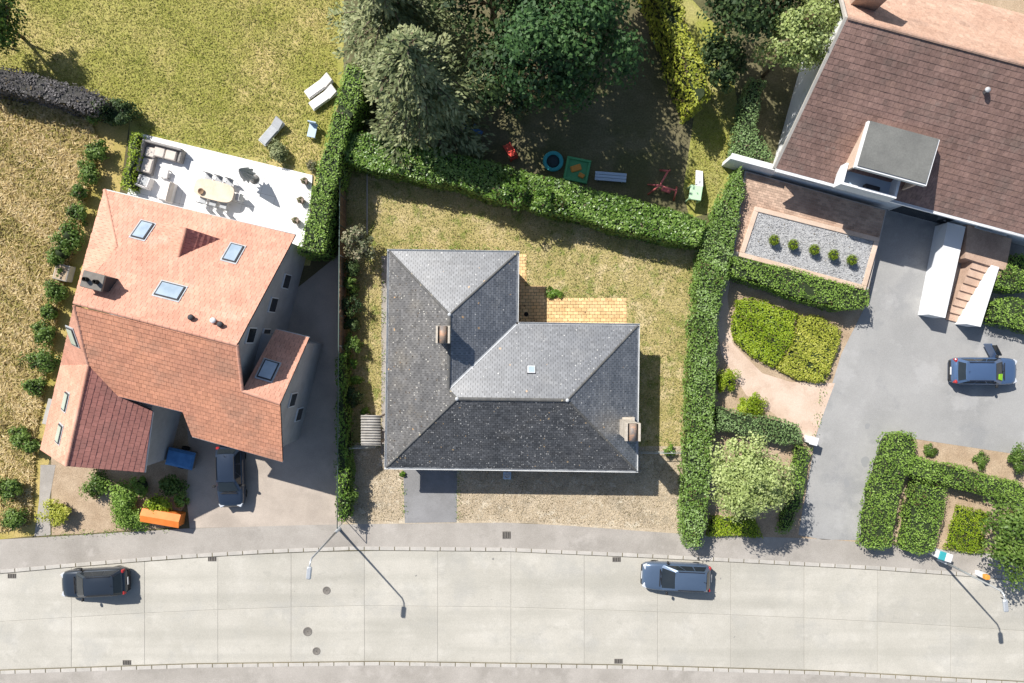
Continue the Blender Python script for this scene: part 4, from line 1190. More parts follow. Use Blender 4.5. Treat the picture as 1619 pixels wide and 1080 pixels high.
# dark chimney
cp = on(166, 447, plA)
cm = MB().box((cp.x, cp.y, cp.z + .15), (1.05, .75, 1.7), lang).build('chimney', M['frame_dark'], lh, lho)
MB().bbox((cp.x, cp.y, cp.z + 1.07), (1.2, .9, .14), lang, .03).build('cap', M['iron'], cm, lho)
for s in (-.28, .28): MB().lathe((cp.x + lu.x * s, cp.y + lu.y * s, cp.z + 1.13), [(.12, 0), (.12, .3), (.09, .3), (.09, .05), (0, .05)], 12).build('flue_pot', M['flue'], cm, lho)
for x, y in ((305, 502), (340, 507), (351, 513)):
    p = on(x, y, plA); MB().lathe(p, [(.10, -.1), (.10, .22), (.17, .24), (.15, .32), (.0, .34)], 12).build('roof_vent', M['frame_dark'] if x != 340 else M['frame_white'], lh, lho)
# gutters
def lgut(a, b):
    MB().tube([a, b], .065, 8).build('gutter', M['zinc'], lh, lho)
for a, b in ((A1, A2), (B_br, B_b2), (B_b3, B_b4), (Wbr, Wb2), (We0, We1), (E_nl, E_nr)):
    lgut(a - Vector((0, 0, .08)), b - Vector((0, 0, .08)))

# ---- white terrace and its furniture
wt = [(222, 211), (494, 277), (486, 400), (180, 400), (203, 300)]
tz2 = .10
wter = MB().prism([(W(x, y, tz2).x, W(x, y, tz2).y) for x, y in wt], -.02, tz2 - .004).build('terrace', M['paver_joint']); wter['kind'] = 'structure'
wpoly = ccw([(W(x, y, tz2).x, W(x, y, tz2).y) for x, y in wt])
tl = 1.0
o3 = W(494, 277, tz2)
for i in range(-16, 2):
    for j in range(-7, 1):
        q = [o3 + lu * (i * tl + a) + lv * (j * tl + b) for a, b in ((.006, .006), (tl - .006, .006), (tl - .006, tl - .006), (.006, tl - .006))]
        c = clip_poly([(p.x, p.y) for p in q], wpoly)
        if len(c) > 2 and area(c) > .05:
            cx = sum(p[0] for p in c) / len(c); cy = sum(p[1] for p in c) / len(c)
            o = MB().prism([(p[0] - cx, p[1] - cy) for p in c], -.02, .006).build('tile', M['terrace_white'], wter); o.location = (cx, cy, tz2 + random.uniform(-.001, .001))
TZ = tz2 + .006
def at(px, py, z=None): p = W(px, py, TZ if z is None else z); return (p.x, p.y, TZ if z is None else z)
RZ = lang
sofa = thing('corner_sofa', 'L-shaped grey wicker garden sofa with beige cushions on the white terrace', 'sofa', at(238, 236), rotz=RZ)
def sofaseg(cx, cy, sx, sy):
    MB().bbox((cx, cy, .16), (sx, sy, .32), 0, .04).build('base', M['wicker'], sofa)
sofaseg(1.05, .0, 2.6, .85); sofaseg(.18, -1.05, .86, 1.25)
MB().bbox((1.05, .37, .52), (2.6, .16, .42), 0, .04).build('backrest', M['wicker'], sofa)
MB().bbox((-.18, -.62, .52), (.16, 2.1, .42), 0, .04).build('backrest', M['wicker'], sofa)
for cx, cy, sx, sy in ((.85, -.08, .72, .68), (1.62, -.08, .72, .68), (.28, -.25, .66, .62), (.28, -1.15, .68, .9)):
    MB().bbox((cx, cy, .40), (sx, sy, .15), 0, .05).build('cushion', M['cushion'], sofa)
MB().bbox((2.28, .0, .44), (.14, .85, .24), 0, .03).build('armrest', M['wicker'], sofa)
def stool(label, px, py, sx, sy, h, mat, leg='frame_dark', cat='stool', name='stool', group=None):
    s = thing(name, label, cat, at(px, py), group, RZ)
    MB().bbox((0, 0, h - .05), (sx, sy, .10), 0, .03).build('seat', M[mat], s)
    for a in (-1, 1):
        for b in (-1, 1): MB().box((a * (sx / 2 - .05), b * (sy / 2 - .05), (h - .1) / 2), (.05, .05, h - .1)).build('leg', M[leg], s)
    return s
stool('small pale coffee table between the corner sofa and the white bench', 263, 276, .6, .6, .38, 'cushion_white', cat='table', name='coffee_table')
def armchair(label, px, py, rot, mat, cush, w=.8, group=None):
    s = thing('armchair', label, 'armchair', at(px, py), group, RZ + rot)
    MB().bbox((0, 0, .17), (w, .78, .34), 0, .04).build('base', M[mat], s)
    MB().bbox((0, .34, .52), (w, .13, .42), 0, .04).build('backrest', M[mat], s)
    for a in (-1, 1): MB().bbox((a * (w / 2 - .06), -.05, .45), (.12, .66, .24), 0, .03).build('armrest', M[mat], s)
    MB().bbox((0, -.05, .40), (w - .28, .6, .13), 0, .05).build('cushion', M[cush], s)
    return s
armchair('low armchair facing the corner sofa near the roof edge', 233, 290, 3.0, 'cushion_white', 'cloth_grey')
wb_ = thing('garden_bench', 'wide cream upholstered bench against the orange roof edge', 'bench', at(268, 305), None, RZ)
MB().bbox((0, 0, .24), (.85, 1.3, .44), 0, .05).build('base', M['cushion_white'], wb_)
MB().bbox((.36, 0, .66), (.16, 1.3, .44), 0, .05).build('backrest', M['cushion'], wb_)
MB().bbox((-.06, 0, .52), (.66, 1.2, .12), 0, .05).build('cushion', M['cushion_white'], wb_)
tb = thing('dining_table', 'long pale wooden dining table with rounded ends on the white terrace', 'table', at(346, 305), None, RZ)
n = 28; pts = []
for k in range(n):
    a = 2 * math.pi * k / n
    ca, sa = math.cos(a), math.sin(a)
    pts.append((1.30 * math.copysign(abs(ca) ** .55, ca), .62 * math.copysign(abs(sa) ** .55, sa)))
MB().prism(pts, .70, .76).build('tabletop', M['wood_pale'], tb)
for a in (-.8, .8): MB().box((a, 0, .35), (.14, .7, .70)).build('leg', M['wood_pale'], tb)
bw = W(319, 303, .85); tag(MB().lathe((bw.x, bw.y, TZ + .76), [(.08, 0), (.16, .06), (.20, .13), (.18, .13), (.13, .06), (.0, .03)], 16).build('bowl', M['wood_brown']), 'brown round bowl on the end of the dining table', 'bowl')
def dchair(x, y, rot):
    p = Vector(at(346, 305)) + Matrix.Rotation(RZ, 3, 'Z') @ Vector((x, y, 0))
    s = thing('dining_chair', 'light grey slim garden chair pushed up to the wooden dining table', 'chair', p, 'chairs round the dining table', RZ + rot)
    MB().bbox((0, 0, .44), (.46, .46, .05), 0, .02).build('seat', M['cloth_grey'], s)
    MB().bbox((0, .22, .68), (.44, .04, .40), 0, .015).build('backrest', M['cloth_grey'], s)
    for a in (-1, 1):
        for b in (-1, 1): MB().tube([(a * .19, b * .19, .42), (a * .22, b * .22, 0)], .018, 6).build('leg', M['lamp_metal'], s)
for x in (-.7, 0, .7): dchair(x, .78, 0); dchair(x, -.78, math.pi)
dchair(1.55, 0, -math.pi / 2)
pr = thing('parasol', 'closed grey parasol standing on the white terrace', 'parasol', at(402, 283))
MB().lathe((0, 0, 0), [(.32, 0), (.32, .07), (.06, .1), (.05, .3), (.0, .3)], 16).build('base', M['wicker'], pr)
MB().tube([(0, 0, .1), (0, 0, 2.5)], .028, 8).build('pole', M['lamp_metal'], pr)
V = []; F = []; n = 20; prof = [(.42, .95), (.34, 1.3), (.24, 1.75), (.13, 2.2), (.03, 2.5)]
for r, z in prof:
    for k in range(n): rr = r * (1 + .28 * (1 if k % 2 else -1)); V.append((rr * math.cos(6.283 * k / n), rr * math.sin(6.283 * k / n), z))
for i in range(len(prof) - 1):
    for k in range(n): F.append((i * n + k, i * n + (k + 1) % n, (i + 1) * n + (k + 1) % n, (i + 1) * n + k))
MB().add(V, F + [tuple(range(n - 1, -1, -1)), tuple((len(prof) - 1) * n + k for k in range(n))]).build('folded_canopy', M['cloth_grey'], pr)
pt = None
for i, (x, y) in enumerate(((484, 288), (478, 318), (470, 350))):
    if pt is None:
        pt = thing('flower_pot', 'dark clay pot with a small plant at the terrace edge by the hedge', 'pot', at(x, y), 'pots along the terrace hedge')
        MB().lathe((0, 0, 0), [(.16, 0), (.22, .34), (.24, .36), (.20, .36), (.18, .30), (0, .30)], 14).build('pot', M['pot'], pt)
        P, Nn, T = crown_points((0, 0, .52), (.22, .22, .22), 8, 90); leaf_mesh('plant', LM['rose'], P, Nn, .11, .6, pt, None, T)
    else:
        o = copy_tree(pt); o.location = at(x, y)

# ---- lawn furniture
def lounger(label, px, py, rot, mat, group=None):
    s = thing('sun_lounger', label, 'sun lounger', W(px, py), group, rot)
    MB().bbox((0, 0, .27), (1.95, .64, .07), 0, .02).build('frame', M['frame_white'], s)
    MB().bbox((-.28, 0, .36), (1.30, .60, .10), 0, .04).build('mattress', M[mat], s)
    Mx = Matrix.Rotation(-.45, 3, 'Y')
    MB().box((.64, 0, .48), (.74, .60, .10), M=Mx).build('backrest', M[mat], s)
    for a in (-.85, .8):
        for b in (-.26, .26): MB().box((a, b, .12), (.06, .06, .24)).build('leg', M['frame_white'], s)
    return s
lounger('white sun lounger on the lawn near the tall hedge, upper of the pair', 506, 140, .62, 'cushion_white')
lounger('white sun lounger on the lawn near the tall hedge, lower of the pair', 513, 158, .62, 'cushion_white')
lounger('grey sun lounger standing alone by the round bush on the lawn', 432, 211, .85, 'cloth_grey')
ch = thing('garden_chair', 'pale grey plastic garden chair between the loungers and the hedge', 'chair', W(497, 209), None, 1.35)
MB().bbox((0, 0, .42), (.95, .55, .06), 0, .02).build('seat', M['toy_lightblue'], ch)
MB().box((.42, 0, .66), (.06, .55, .5)).build('backrest', M['toy_lightblue'], ch)
for a in (-.4, .4):
    for b in (-.22, .22): MB().box((a, b, .2), (.05, .05, .4)).build('leg', M['toy_lightblue'], ch)
shrub('round grey-green bush at the edge of the white terrace', 441, 241, .75, 1.0, LM['cedar'], 900, .13, tintbias=.1)
shrub('small dry bush in the corner between terrace and hedge', 492, 262, .4, .6, LM['rose'], 250, .12)

# ================================================================== RIGHT HOUSE (brown tiles)
rE = W(1227, 266, 3.4)
ru = (W(1619, 371, 3.4) - rE).normalized(); rv = Vector((-ru.y, ru.x, 0))
rang = math.atan2(ru.y, ru.x)
rRg = W(1341, 27, 8.2)
plF = plane3(rE, rE + ru, rRg)
rdep = (rRg - rE).dot(rv)
def K(u, v, z): return Vector((rE.x, rE.y, 0)) + ru * u + rv * v + Vector((0, 0, z))
rho = (K(6, 4, 0).x, K(6, 4, 0).y, 0)
rh = thing('brown_roof_house', 'white house with a big brown tile roof and a flat roofed dormer', 'house', rho)
RL = 24.0
F0, F1, F2, F3 = rE, K(RL, 0, 3.4), K(RL, rdep, 8.2), K((rRg - rE).dot(ru), rdep, 8.2)
def rroof(label, mt, p, o3):
    d = MB().slab([q - Vector((0, 0, .004)) for q in p], .14).build('roof_slope', M['roof_deck'], rh, rho); d['label'] = label
    tiles(MB(), p, ru, o3, .30, .33, .016, .008).build('tiles', M[mt], d, rho, kind='stuff')
rroof('weathered brown tile slope facing the drive, shade in its tone', 'tile_brown_shaded', [F0, F1, F2, F3], F0)
bz = 3.6; bdep = 5.6
F4, F5 = K(RL, rdep + bdep, bz), K((rRg - rE).dot(ru), rdep + bdep, bz)
rroof('sunlit pinkish tile slope behind the ridge', 'tile_brown_lit', [F3, F2, F4, F5], F5)
ridge_caps(MB(), F3, F2, .13, .4, .04).build('ridge_tiles', M['tile_brown_lit'], rh, rho)
ov = .45
ul = (rRg - rE).dot(ru)
wl = [K(ul * .1 + .75, ov, 0), K(RL - .3, ov, 0), K(RL - .3, rdep + bdep - ov, 0), K(ul + .75, rdep + bdep - ov, 0)]
MB().prism([(p.x, p.y) for p in wl], -.02, 3.45).build('wall', M['render_white'], rh, rho)
gl = [K(.75 + ul * .1, ov, 3.4), K(ul + .75, rdep + bdep - ov, 3.4), K(ul + .75, rdep, 8.0)]
gl2 = [p + ru * .3 for p in gl]
MB().add(gl + gl2, [(2, 1, 0), (3, 4, 5), (0, 3, 5, 2), (2, 5, 4, 1)]).build('gable_wall', M['render_white'], rh, rho)
fs = F0 - Vector((0, 0, .12)); fe = F1 - Vector((0, 0, .12))
MB().box((fs + fe) / 2 - rv * .02, (RL, .10, .24), rang).build('fascia', M['frame_white'], rh, rho)
MB().tube([fs - rv * .13 + Vector((0, 0, .06)), fe - rv * .13 + Vector((0, 0, .06))], .07, 8).build('gutter', M['frame_white'], rh, rho)
vs, ve = F0 + Vector((0, 0, -.03)), F3 + Vector((0, 0, -.03))
MB().slab([vs - ru * .16, vs, ve, ve - ru * .16], .2).build('verge_board', M['kerb'], rh, rho)
vs = F5 + Vector((0, 0, -.03))
MB().slab([vs - ru * .16, vs, ve, ve - ru * .16], .2).build('verge_board', M['kerb'], rh, rho)
# windows and garage door of the front wall
fa_, fb_ = K(.35, ov, 0), K(RL, ov, 0)
def uof(px, py, z): return (W(px, py, z) - rE).dot(ru)
for uu, w, z0, z1, dr in ((2.0, 1.6, .95 + .9, 2.9, False), (4.6, 1.6, .95 + .9, 2.9, False), (uof(1445, 345, 0) - .35, 3.6, .02, 2.3, True), (uof(1550, 375, 1.3) - .35, 1.1, 1.35, 3.2, True), (14.5, 2.0, 1.5, 3.0, False)):
    wall_win(rh, rho, fa_, fb_, uu, w, z0, z1, dr)
# dormer with loggia and balcony
dz_ = 6.0
D = [W(1371, 199, dz_), W(1478, 218, dz_), W(1464, 290, dz_), W(1356, 262, dz_)]
du0 = (D[3] - rE).dot(ru); du1 = (D[2] - rE).dot(ru); dv0 = ((D[3] - rE).dot(rv) + (D[2] - rE).dot(rv)) / 2; dv1 = ((D[0] - rE).dot(rv) + (D[1] - rE).dot(rv)) / 2
dv1 = max(dv1, dv0 + 2.6)
zF = lambda v: 3.4 + (8.2 - 3.4) * v / rdep
dm = MB().slab([K(du0, dv0, dz_), K(du1, dv0, dz_), K(du1, dv1, dz_ + .12), K(du0, dv1, dz_ + .12)], .06).build('dormer', M['flat_roof'], rh, rho)
MB().slab([K(du0 - .1, dv0 - .1, dz_ - .07), K(du1 + .1, dv0 - .1, dz_ - .07), K(du1 + .1, dv1, dz_ + .05), K(du0 - .1, dv1, dz_ + .05)], .26).build('fascia', M['frame_white'], dm, rho)
for s, uu in ((0, du0 + .05), (1, du1 - .17)):
    V = [K(uu + a, v, z) for a in (0, .12) for v, z in ((dv0 + .1, zF(dv0) - .3), (dv0 + .1, dz_ - .3), (dv1, dz_ - .25), (dv1, zF(dv1) - .3))]
    MB().add(V, [(0, 1, 2, 3), (7, 6, 5, 4), (0, 4, 5, 1), (1, 5, 6, 2), (2, 6, 7, 3), (3, 7, 4, 0)]).build('cheek_wall', M['pink_path'], dm, rho)
MB().box(K((du0 + du1) / 2, dv0 + 1.0, (zF(dv0) + dz_) / 2 - .2), (du1 - du0 - .4, .06, dz_ - zF(dv0)), rang).build('glass_door', M['glass'], dm, rho)
for f in (.02, .25, .5, .75, .98): MB().box(K(du0 + .2 + (du1 - du0 - .4) * f, dv0 + .95, (zF(dv0) + dz_) / 2 - .2), (.07, .06, dz_ - zF(dv0)), rang).build('door_frame', M['frame_white'], dm, rho)
bu0, bu1 = du0 - .15, du0 + (du1 - du0) * .80
MB().box(K((bu0 + bu1) / 2, (dv0 + 1.0 - .35) / 2 - .0, 3.85), (bu1 - bu0, dv0 + 1.0 + .35, .16), rang).build('balcony_floor', M['toy_lightblue'], dm, rho)
MB().box(K((bu0 + bu1) / 2, -.30, 4.25), (bu1 - bu0, .14, 1.0), rang).build('balcony_parapet', M['render_white'], dm, rho)
for uu in (bu0 + .07, bu1 - .07): MB().box(K(uu, .35, 4.25), (.14, 1.15, .99), rang).build('balcony_parapet', M['render_white'], dm, rho)
MB().bbox(K(bu0 + (bu1 - bu0) * .62, .05, 4.1), (.9, .35, .35), rang, .04).build('planter', M['frame_dark'], dm, rho)
# roof details
p = on(1556, 145, plF); MB().lathe(p, [(.10, -.1), (.10, .25), (.16, .27), (.14, .34), (0, .36)], 12).build('roof_vent', M['lead'], rh, rho)
cp = W(1390, -22, 8.6); cm = MB().box((cp.x, cp.y, 8.0), (1.4, .9, 2.6), rang).build('chimney', M['brick_wall'], rh, rho); MB().bbox((cp.x, cp.y, 9.36), (1.55, 1.05, .12), rang, .02).build('cap', M['chim_conc'], cm, rho)
# white garden wall in line with the facade
a, b = W(1157, 246, 2.0), W(1232, 268, 2.0); m_ = (a + b) / 2
gw = thing('garden_wall', 'white rendered garden wall joining the brown roofed house', 'wall', (m_.x, m_.y, 0))
MB().box((0, 0, .97), ((b - a).length, .28, 1.98), rang).build('wall_body', M['render_white'], gw)
MB().bbox((0, 0, 2.0), ((b - a).length + .06, .38, .08), rang, .015).build('coping', M['frame_white'], gw)

# raised brick terrace with gravel bed
def lift(px, z): return [(W(x, y, z).x, W(x, y, z).y) for x, y in px]
rtz = .9
rt = MB().prism(lift([(1178, 270), (1402, 332), (1372, 462), (1158, 408)], rtz), -.02, rtz - .004).build('raised_terrace', M['render_grey']); rt['kind'] = 'structure'
# brick pavers on it (courses along the facade)
tp = ccw(lift([(1180, 272), (1400, 333), (1371, 460), (1160, 407)], rtz))
o3 = W(1180, 272, rtz)
pm2 = MB()
for j in range(-32, 16):
    for i in range(-4, 36):
        uu = i * .30 + (.15 if j % 2 else 0); vv = j * .16
        q = [o3 + ru * (uu + a) + rv * (vv + b) for a, b in ((.006, .006), (.294, .006), (.294, .154), (.006, .154))]
        c = clip_poly([(p.x, p.y) for p in q], tp)
        if len(c) > 2:
            z = rtz + .012 + random.uniform(0, .006)
            n_ = len(c)
            pm2.add([(p[0], p[1], z) for p in c] + [(p[0], p[1], rtz - .002) for p in c], [tuple(range(n_))] + [(k, n_ + k, n_ + (k + 1) % n_, (k + 1) % n_) for k in range(n_)], random.random())
M['brick_pave2'] = pmat('brick_paving_terrace', (.40, .27, .20), (.50, .36, .27), .8, fine=.18, fscale=18, tint=.2)
pm2.build('bricks', M['brick_pave2'], rt, kind='stuff')
gb_px = [(1196, 331), (1386, 379), (1365, 455), (1172, 403)]
gbz = rtz + .12
gq = lift(gb_px, gbz)
grv = MB().prism(gq, rtz - .01, gbz).build('gravel_bed', M['gravel'], rt)
for i in range(4):
    a = Vector((*gq[i], 0)); b = Vector((*gq[(i + 1) % 4], 0)); m_ = (a + b) / 2
    MB().bbox((m_.x, m_.y, gbz - .03), ((b - a).length + (.30 if i % 2 == 0 else -.302), .30, .24), math.atan2(b.y - a.y, b.x - a.x), .02).build('border_stone', M['pink_path'], rt)
# pebbles
x, y = sample_poly(ccw(gq), 5000)
leaf_mesh('pebbles', leafmat('pebble', (.30, .30, .305), (.40, .40, .405), (.50, .50, .50), 0.0, .8), np.stack([x, y, gbz + rng.uniform(.005, .03, 5000)], 1), np.tile([0, 0, 1.], (5000, 1)), .09, .8, rt, kind='stuff')
tb_ = None
for i, (x, y) in enumerate(((1220, 381), (1250, 388), (1283, 396), (1313, 404), (1342, 412))):
    p = W(x, y, gbz)
    if tb_ is None:
        tb_ = thing('topiary_ball', 'small clipped box ball in the row on the pale gravel bed', 'topiary', (p.x, p.y, gbz), 'box balls in a row on the gravel')
        MB().tube([(0, 0, -.02), (0, 0, .3)], .03, 6).build('stem', M['bark'], tb_)
        q = rng.normal(0, 1, (520, 3)); q /= np.linalg.norm(q, axis=1, keepdims=True)
        leaf_mesh('foliage', LM['lime'], q * .34 * rng.uniform(.85, 1.05, (520, 1)) + np.array([0, 0, .42]), q, .08, .6, tb_, None, .35 + rng.normal(0, .2, 520), .4)
        MB().lathe((0, 0, .42), [(.02, -.29), (.2, -.2), (.28, 0), (.2, .2), (.02, .29)], 10).build('inner_branches', M['hedge_core'], tb_)
    else:
        o = copy_tree(tb_); o.location = (p.x, p.y, gbz)
# flank walls and stairs
def wallprism(label, px, z1, mat='render_white'):
    q = lift(px, z1); cx = sum(a for a, _ in q) / 4; cy = sum(b for _, b in q) / 4
    r = thing('stair_wall', label, 'wall', (cx, cy, 0))
    MB().prism([(a - cx, b - cy) for a, b in q], -.02, z1 - .06).build('wall_body', M[mat], r)
    ins_ = inset(q, -.03); MB().prism([(a.x - cx, a.y - cy) for a in ins_], z1 - .06, z1).build('coping', M['frame_white'], r)
wallprism('wide white wall between the garage drive and the stairs', [(1499, 352), (1526, 359), (1494, 502), (1471, 497)], 1.35)
wallprism('narrow white wall on the far side of the brick stairs', [(1568, 420), (1579, 423), (1550, 516), (1531, 512)], 1.35)
st = MB().prism(lift([(1530, 355), (1600, 378), (1590, 428), (1526, 408)], 1.3), -.02, 1.3).build('stairs', M['brick_pave']); st['kind'] = 'structure'
ns = 9
bl, br_, tl_, tr_ = (1494, 505), (1530, 514), (1524, 404), (1572, 420)
for i in range(ns):
    f0, f1 = i / ns, (i + 1) / ns
    L0 = (bl[0] + (tl_[0] - bl[0]) * f0, bl[1] + (tl_[1] - bl[1]) * f0); L1 = (bl[0] + (tl_[0] - bl[0]) * f1, bl[1] + (tl_[1] - bl[1]) * f1)
    Q0 = (br_[0] + (tr_[0] - br_[0]) * f0, br_[1] + (tr_[1] - br_[1]) * f0); Q1 = (br_[0] + (tr_[0] - br_[0]) * f1, br_[1] + (tr_[1] - br_[1]) * f1)
    z = 1.3 * (i + 1) / (ns + .4)
    MB().prism(wp([L0, Q0, Q1, L1]), -.02, z).build('step', M['brick_pave'], st)

# ================================================================== RIGHT GARDEN PLANTING
hedge('clipped green hedge in front of the gravel bed with box balls', [(1158, 404), (1268, 428), (1375, 458), (1376, 486), (1330, 490), (1268, 474), (1152, 434)], 1.7, LM['hedge'], leaf=.12, dens=160)
hedge('leaf shaped low lime green mound bed beside the pink path', [(1163, 476), (1200, 472), (1262, 496), (1254, 540), (1224, 582), (1190, 566), (1160, 540)], .45, LM['lime'], leaf=.12, dens=300, jit=.3, name='planting_mound')
hedge('low yellowish heather bed next to the grey court', [(1264, 500), (1300, 500), (1332, 520), (1320, 570), (1306, 606), (1262, 600), (1230, 584), (1256, 542)], .40, LM['yellow'], leaf=.13, dens=300, jit=.3, rough_top=.16, name='planting_mound')
hedge('pale green hedge crossing above the round pale tree', [(1136, 646), (1190, 655), (1268, 672), (1270, 700), (1240, 704), (1190, 690), (1130, 680)], 1.2, LM['hedge_pale'], leaf=.12, dens=150)
hedge('narrow bright hedge strip along the court beside the round pale tree', [(1264, 704), (1284, 712), (1268, 800), (1248, 846), (1232, 846), (1250, 780)], .9, LM['hedge'], leaf=.12, dens=140)
hedge('low yellow-green ground plants beneath the round pale tree by the sidewalk', [(1124, 815), (1196, 822), (1206, 850), (1120, 848)], .35, LM['lime'], leaf=.12, dens=300, jit=.3, name='planting_mound')
shrub('yellow-green ball shrub against the long narrow hedge', 1150, 600, .75, 1.0, LM['lime'], 1000, .11)
shrub('wide yellow-green shrub just above the pale green hedge', 1190, 640, .95, .9, LM['lime'], 1200, .11)
tree('round_tree', 'round pale green tree in the corner bed by the sidewalk', 1186, 757, 3.9, 2.6, 2.5, LM['pale'], 110, 17000, .17, shell=.4, clump=.27)
hedge('stout clipped hedge lining the court exit', [(1412, 687), (1446, 685), (1453, 700), (1442, 738), (1428, 765), (1420, 810), (1410, 866), (1398, 874), (1370, 866), (1380, 790), (1396, 735)], 1.4, LM['hedge'], leaf=.12, dens=160)
hedge('long clipped hedge running across the corner garden', [(1450, 722), (1530, 742), (1625, 768), (1640, 800), (1590, 792), (1430, 752), (1440, 735)], 1.35, LM['hedge'], leaf=.12, dens=160)
hedge('broad clipped hedge block behind the white cabinet', [(1452, 762), (1502, 776), (1490, 830), (1478, 874), (1455, 880), (1430, 868), (1440, 812)], 1.2, LM['hedge'], leaf=.12, dens=160)
hedge('low yellow-green square lawn mound beside the white cabinet', [(1515, 800), (1566, 812), (1556, 874), (1540, 880), (1496, 868)], .35, LM['lime'], leaf=.10, dens=300, jit=.3, rough_top=.04, name='planting_mound', tintbias=-.1)
shrub('low dark green creeper on the soil strip above the long clipped hedge', 1472, 712, .55, .4, LM['mid'], 420, .12)
shrub('dark green creeper on the soil strip near the leafy corner tree', 1550, 728, .6, .4, LM['mid'], 420, .12)
tree('leafy_tree', 'bushy mid green tree overhanging the sidewalk corner', 1618, 850, 2.8, 2.7, 2.0, LM['mid'], 70, 9000, .2, shell=.5, tintbias=.1)
shrub('mid green bush at the edge of the court above the corner tree', 1612, 725, .8, 1.2, LM['mid'], 900, .13)
hedge('rounded clipped hedge beside the narrow stair wall, next to the house', [(1588, 412), (1610, 402), (1650, 405), (1650, 458), (1600, 462), (1576, 455)], 1.3, LM['hedge'], leaf=.12, dens=160, rough_top=.2)
hedge('rounded clipped hedge beside the foot of the narrow stair wall', [(1572, 478), (1600, 470), (1650, 475), (1650, 532), (1610, 522), (1566, 508)], 1.2, LM['hedge'], leaf=.12, dens=160, rough_top=.2)

# ================================================================== BACK TREES
conifer('cedar_tree', 'big grey-green cedar behind the laurel hedge', 640, 62, 10.5, 4.5, LM['cedar'], 13, 13, 1.8, .34, seed=3, nl=42)
conifer('cedar_tree', 'grey-green cedar at the far end of the big lawn behind the bigger one', 588, -75, 10.0, 4.6, LM['cedar'], 12, 12, 1.8, .34, seed=5, nl=40)
tree('dark_tree', 'added dark green tree shading the gap beside the cedar branches', 795, 120, 4.6, 2.6, 2.8, LM['dark'], 50, 5000, .25, shell=.4)  # added to bring shade into the lit gap between the crowns
tree('dark_tree', 'large dark green spreading tree shading the play garden', 882, 58, 6.2, 4.5, 4.3, LM['fir'], 110, 15000, .27, shell=.45, clump=.27, tintbias=.05)
tree('dark_tree', 'dark green tree between the cedar and the spreading tree', 775, -35, 6.0, 3.9, 4.0, LM['dark'], 80, 9000, .27, shell=.45)
tree('dark_tree', 'dark green tree at the far right of the play garden', 940, -75, 5.5, 3.9, 3.8, LM['dark'], 80, 9000, .27, shell=.45)
hedge('tall sunlit yellow-green hedge row at the end of the play garden', [(1028, -40), (1062, -40), (1084, 30), (1112, 100), (1120, 150), (1098, 168), (1078, 100), (1052, 30)], 3.4, LM['yellow'], leaf=.2, dens=130, rough_top=.35, side=.3, tintbias=-.1)
tree('dark_tree', 'dark shady tree behind the yellow-green hedge row', 1178, 0, 5.0, 3.2, 3.4, LM['dark'], 70, 7000, .25, shell=.45)
tree('dark_tree', 'lower dark tree beside the brown roofed house garden', 1140, 100, 2.6, 1.7, 1.9, LM['dark'], 40, 3000, .22, shell=.4, tintbias=.1)
tree('light_tree', 'light yellow-green tree touching the brown tile roof', 1258, 66, 5.2, 2.1, 2.8, LM['pale'], 60, 7500, .2, shell=.45, tintbias=-.15)
tree('light_tree', 'light green tree at the end of the pinkish roof slope', 1300, 5, 4.0, 1.9, 2.2, LM['pale'], 45, 4200, .2, shell=.5, tintbias=-.15)
hedge('mid green hedge beside the white garden wall', [(1188, 120), (1212, 128), (1196, 195), (1226, 250), (1202, 256), (1160, 244), (1172, 180)], 1.7, LM['hedge_pale'], leaf=.13, dens=150)
tree('corner_tree', 'dark green tree at the outer corner of the big lawn', -18, 26, 3.0, 2.0, 2.2, LM['mid'], 50, 5000, .22, tintbias=-.2)
# hedge and bushes of the meadow edge
hedge('bare grey-brown hedge between the big lawn and the meadow', [(-60, 92), (0, 104), (80, 122), (150, 146), (166, 164), (142, 178), (60, 156), (0, 142), (-60, 130)], 2.2, LM['dead'], leaf=.16, dens=130, core='hedge_dead_core', rough_top=.18, side=.2)
shrub('big dark bush at the end of the bare hedge', 184, 178, 1.15, 2.0, LM['dark'], 1500, .17, tintbias=.1)
hedge('short lime green hedge along the end of the white terrace', [(207, 206), (222, 210), (206, 300), (188, 300)], 1.2, LM['lime'], leaf=.12, dens=150)
MB_LAB = ['slim bush beside the big dark bush where the bare hedge ends', 'loose bush between the meadow and the short lime hedge', 'bush at the meadow edge beside the top corner of the white terrace', 'small dark bush at the meadow edge beside the corner of the orange roof',
          'bush at the meadow edge beside the hipped orange roof facet', 'tall dark bush at the meadow edge, above the stone planter', 'bush at the meadow edge touching the stone planter', 'bush at the meadow edge just below the dark roof chimney',
          'low dark bush at the meadow edge beside the topmost greenish skylight', 'bush at the meadow edge beside the narrow sunlit roof slope', 'biggest dark bush at the meadow edge, above the stone bench', 'bush at the meadow edge beside the upper end of the stone bench',
          'light green low bush standing out in the meadow grass below the stone bench', 'wide bush in the meadow corner nearest the pale path', 'wide dark bush in the meadow corner at the sidewalk', 'small bush at the meadow edge at the start of the pale path']
for i, (x, y, r, h, d) in enumerate(((152, 186, .55, 1.3, .1), (152, 238, .75, 1.3, 0), (138, 272, .8, 1.4, .1), (128, 304, .6, 1.2, -.1), (122, 338, .75, 1.4, 0), (108, 372, .95, 1.7, -.15), (95, 400, .8, 1.5, -.05), (88, 462, .8, 1.4, .05), (78, 492, .7, 1.2, -.1), (70, 528, .9, 1.6, 0), (66, 572, 1.05, 1.8, -.15), (56, 612, .75, 1.3, .05), (30, 690, .7, 1.0, .15), (14, 772, 1.0, 1.4, .1), (18, 822, .9, 1.3, -.05), (48, 706, .6, 1.1, 0))):
    shrub(MB_LAB[i], x, y, r, h, LM['mid'], int(900 * r), .15, 'bushes along the meadow edge', tintbias=d)
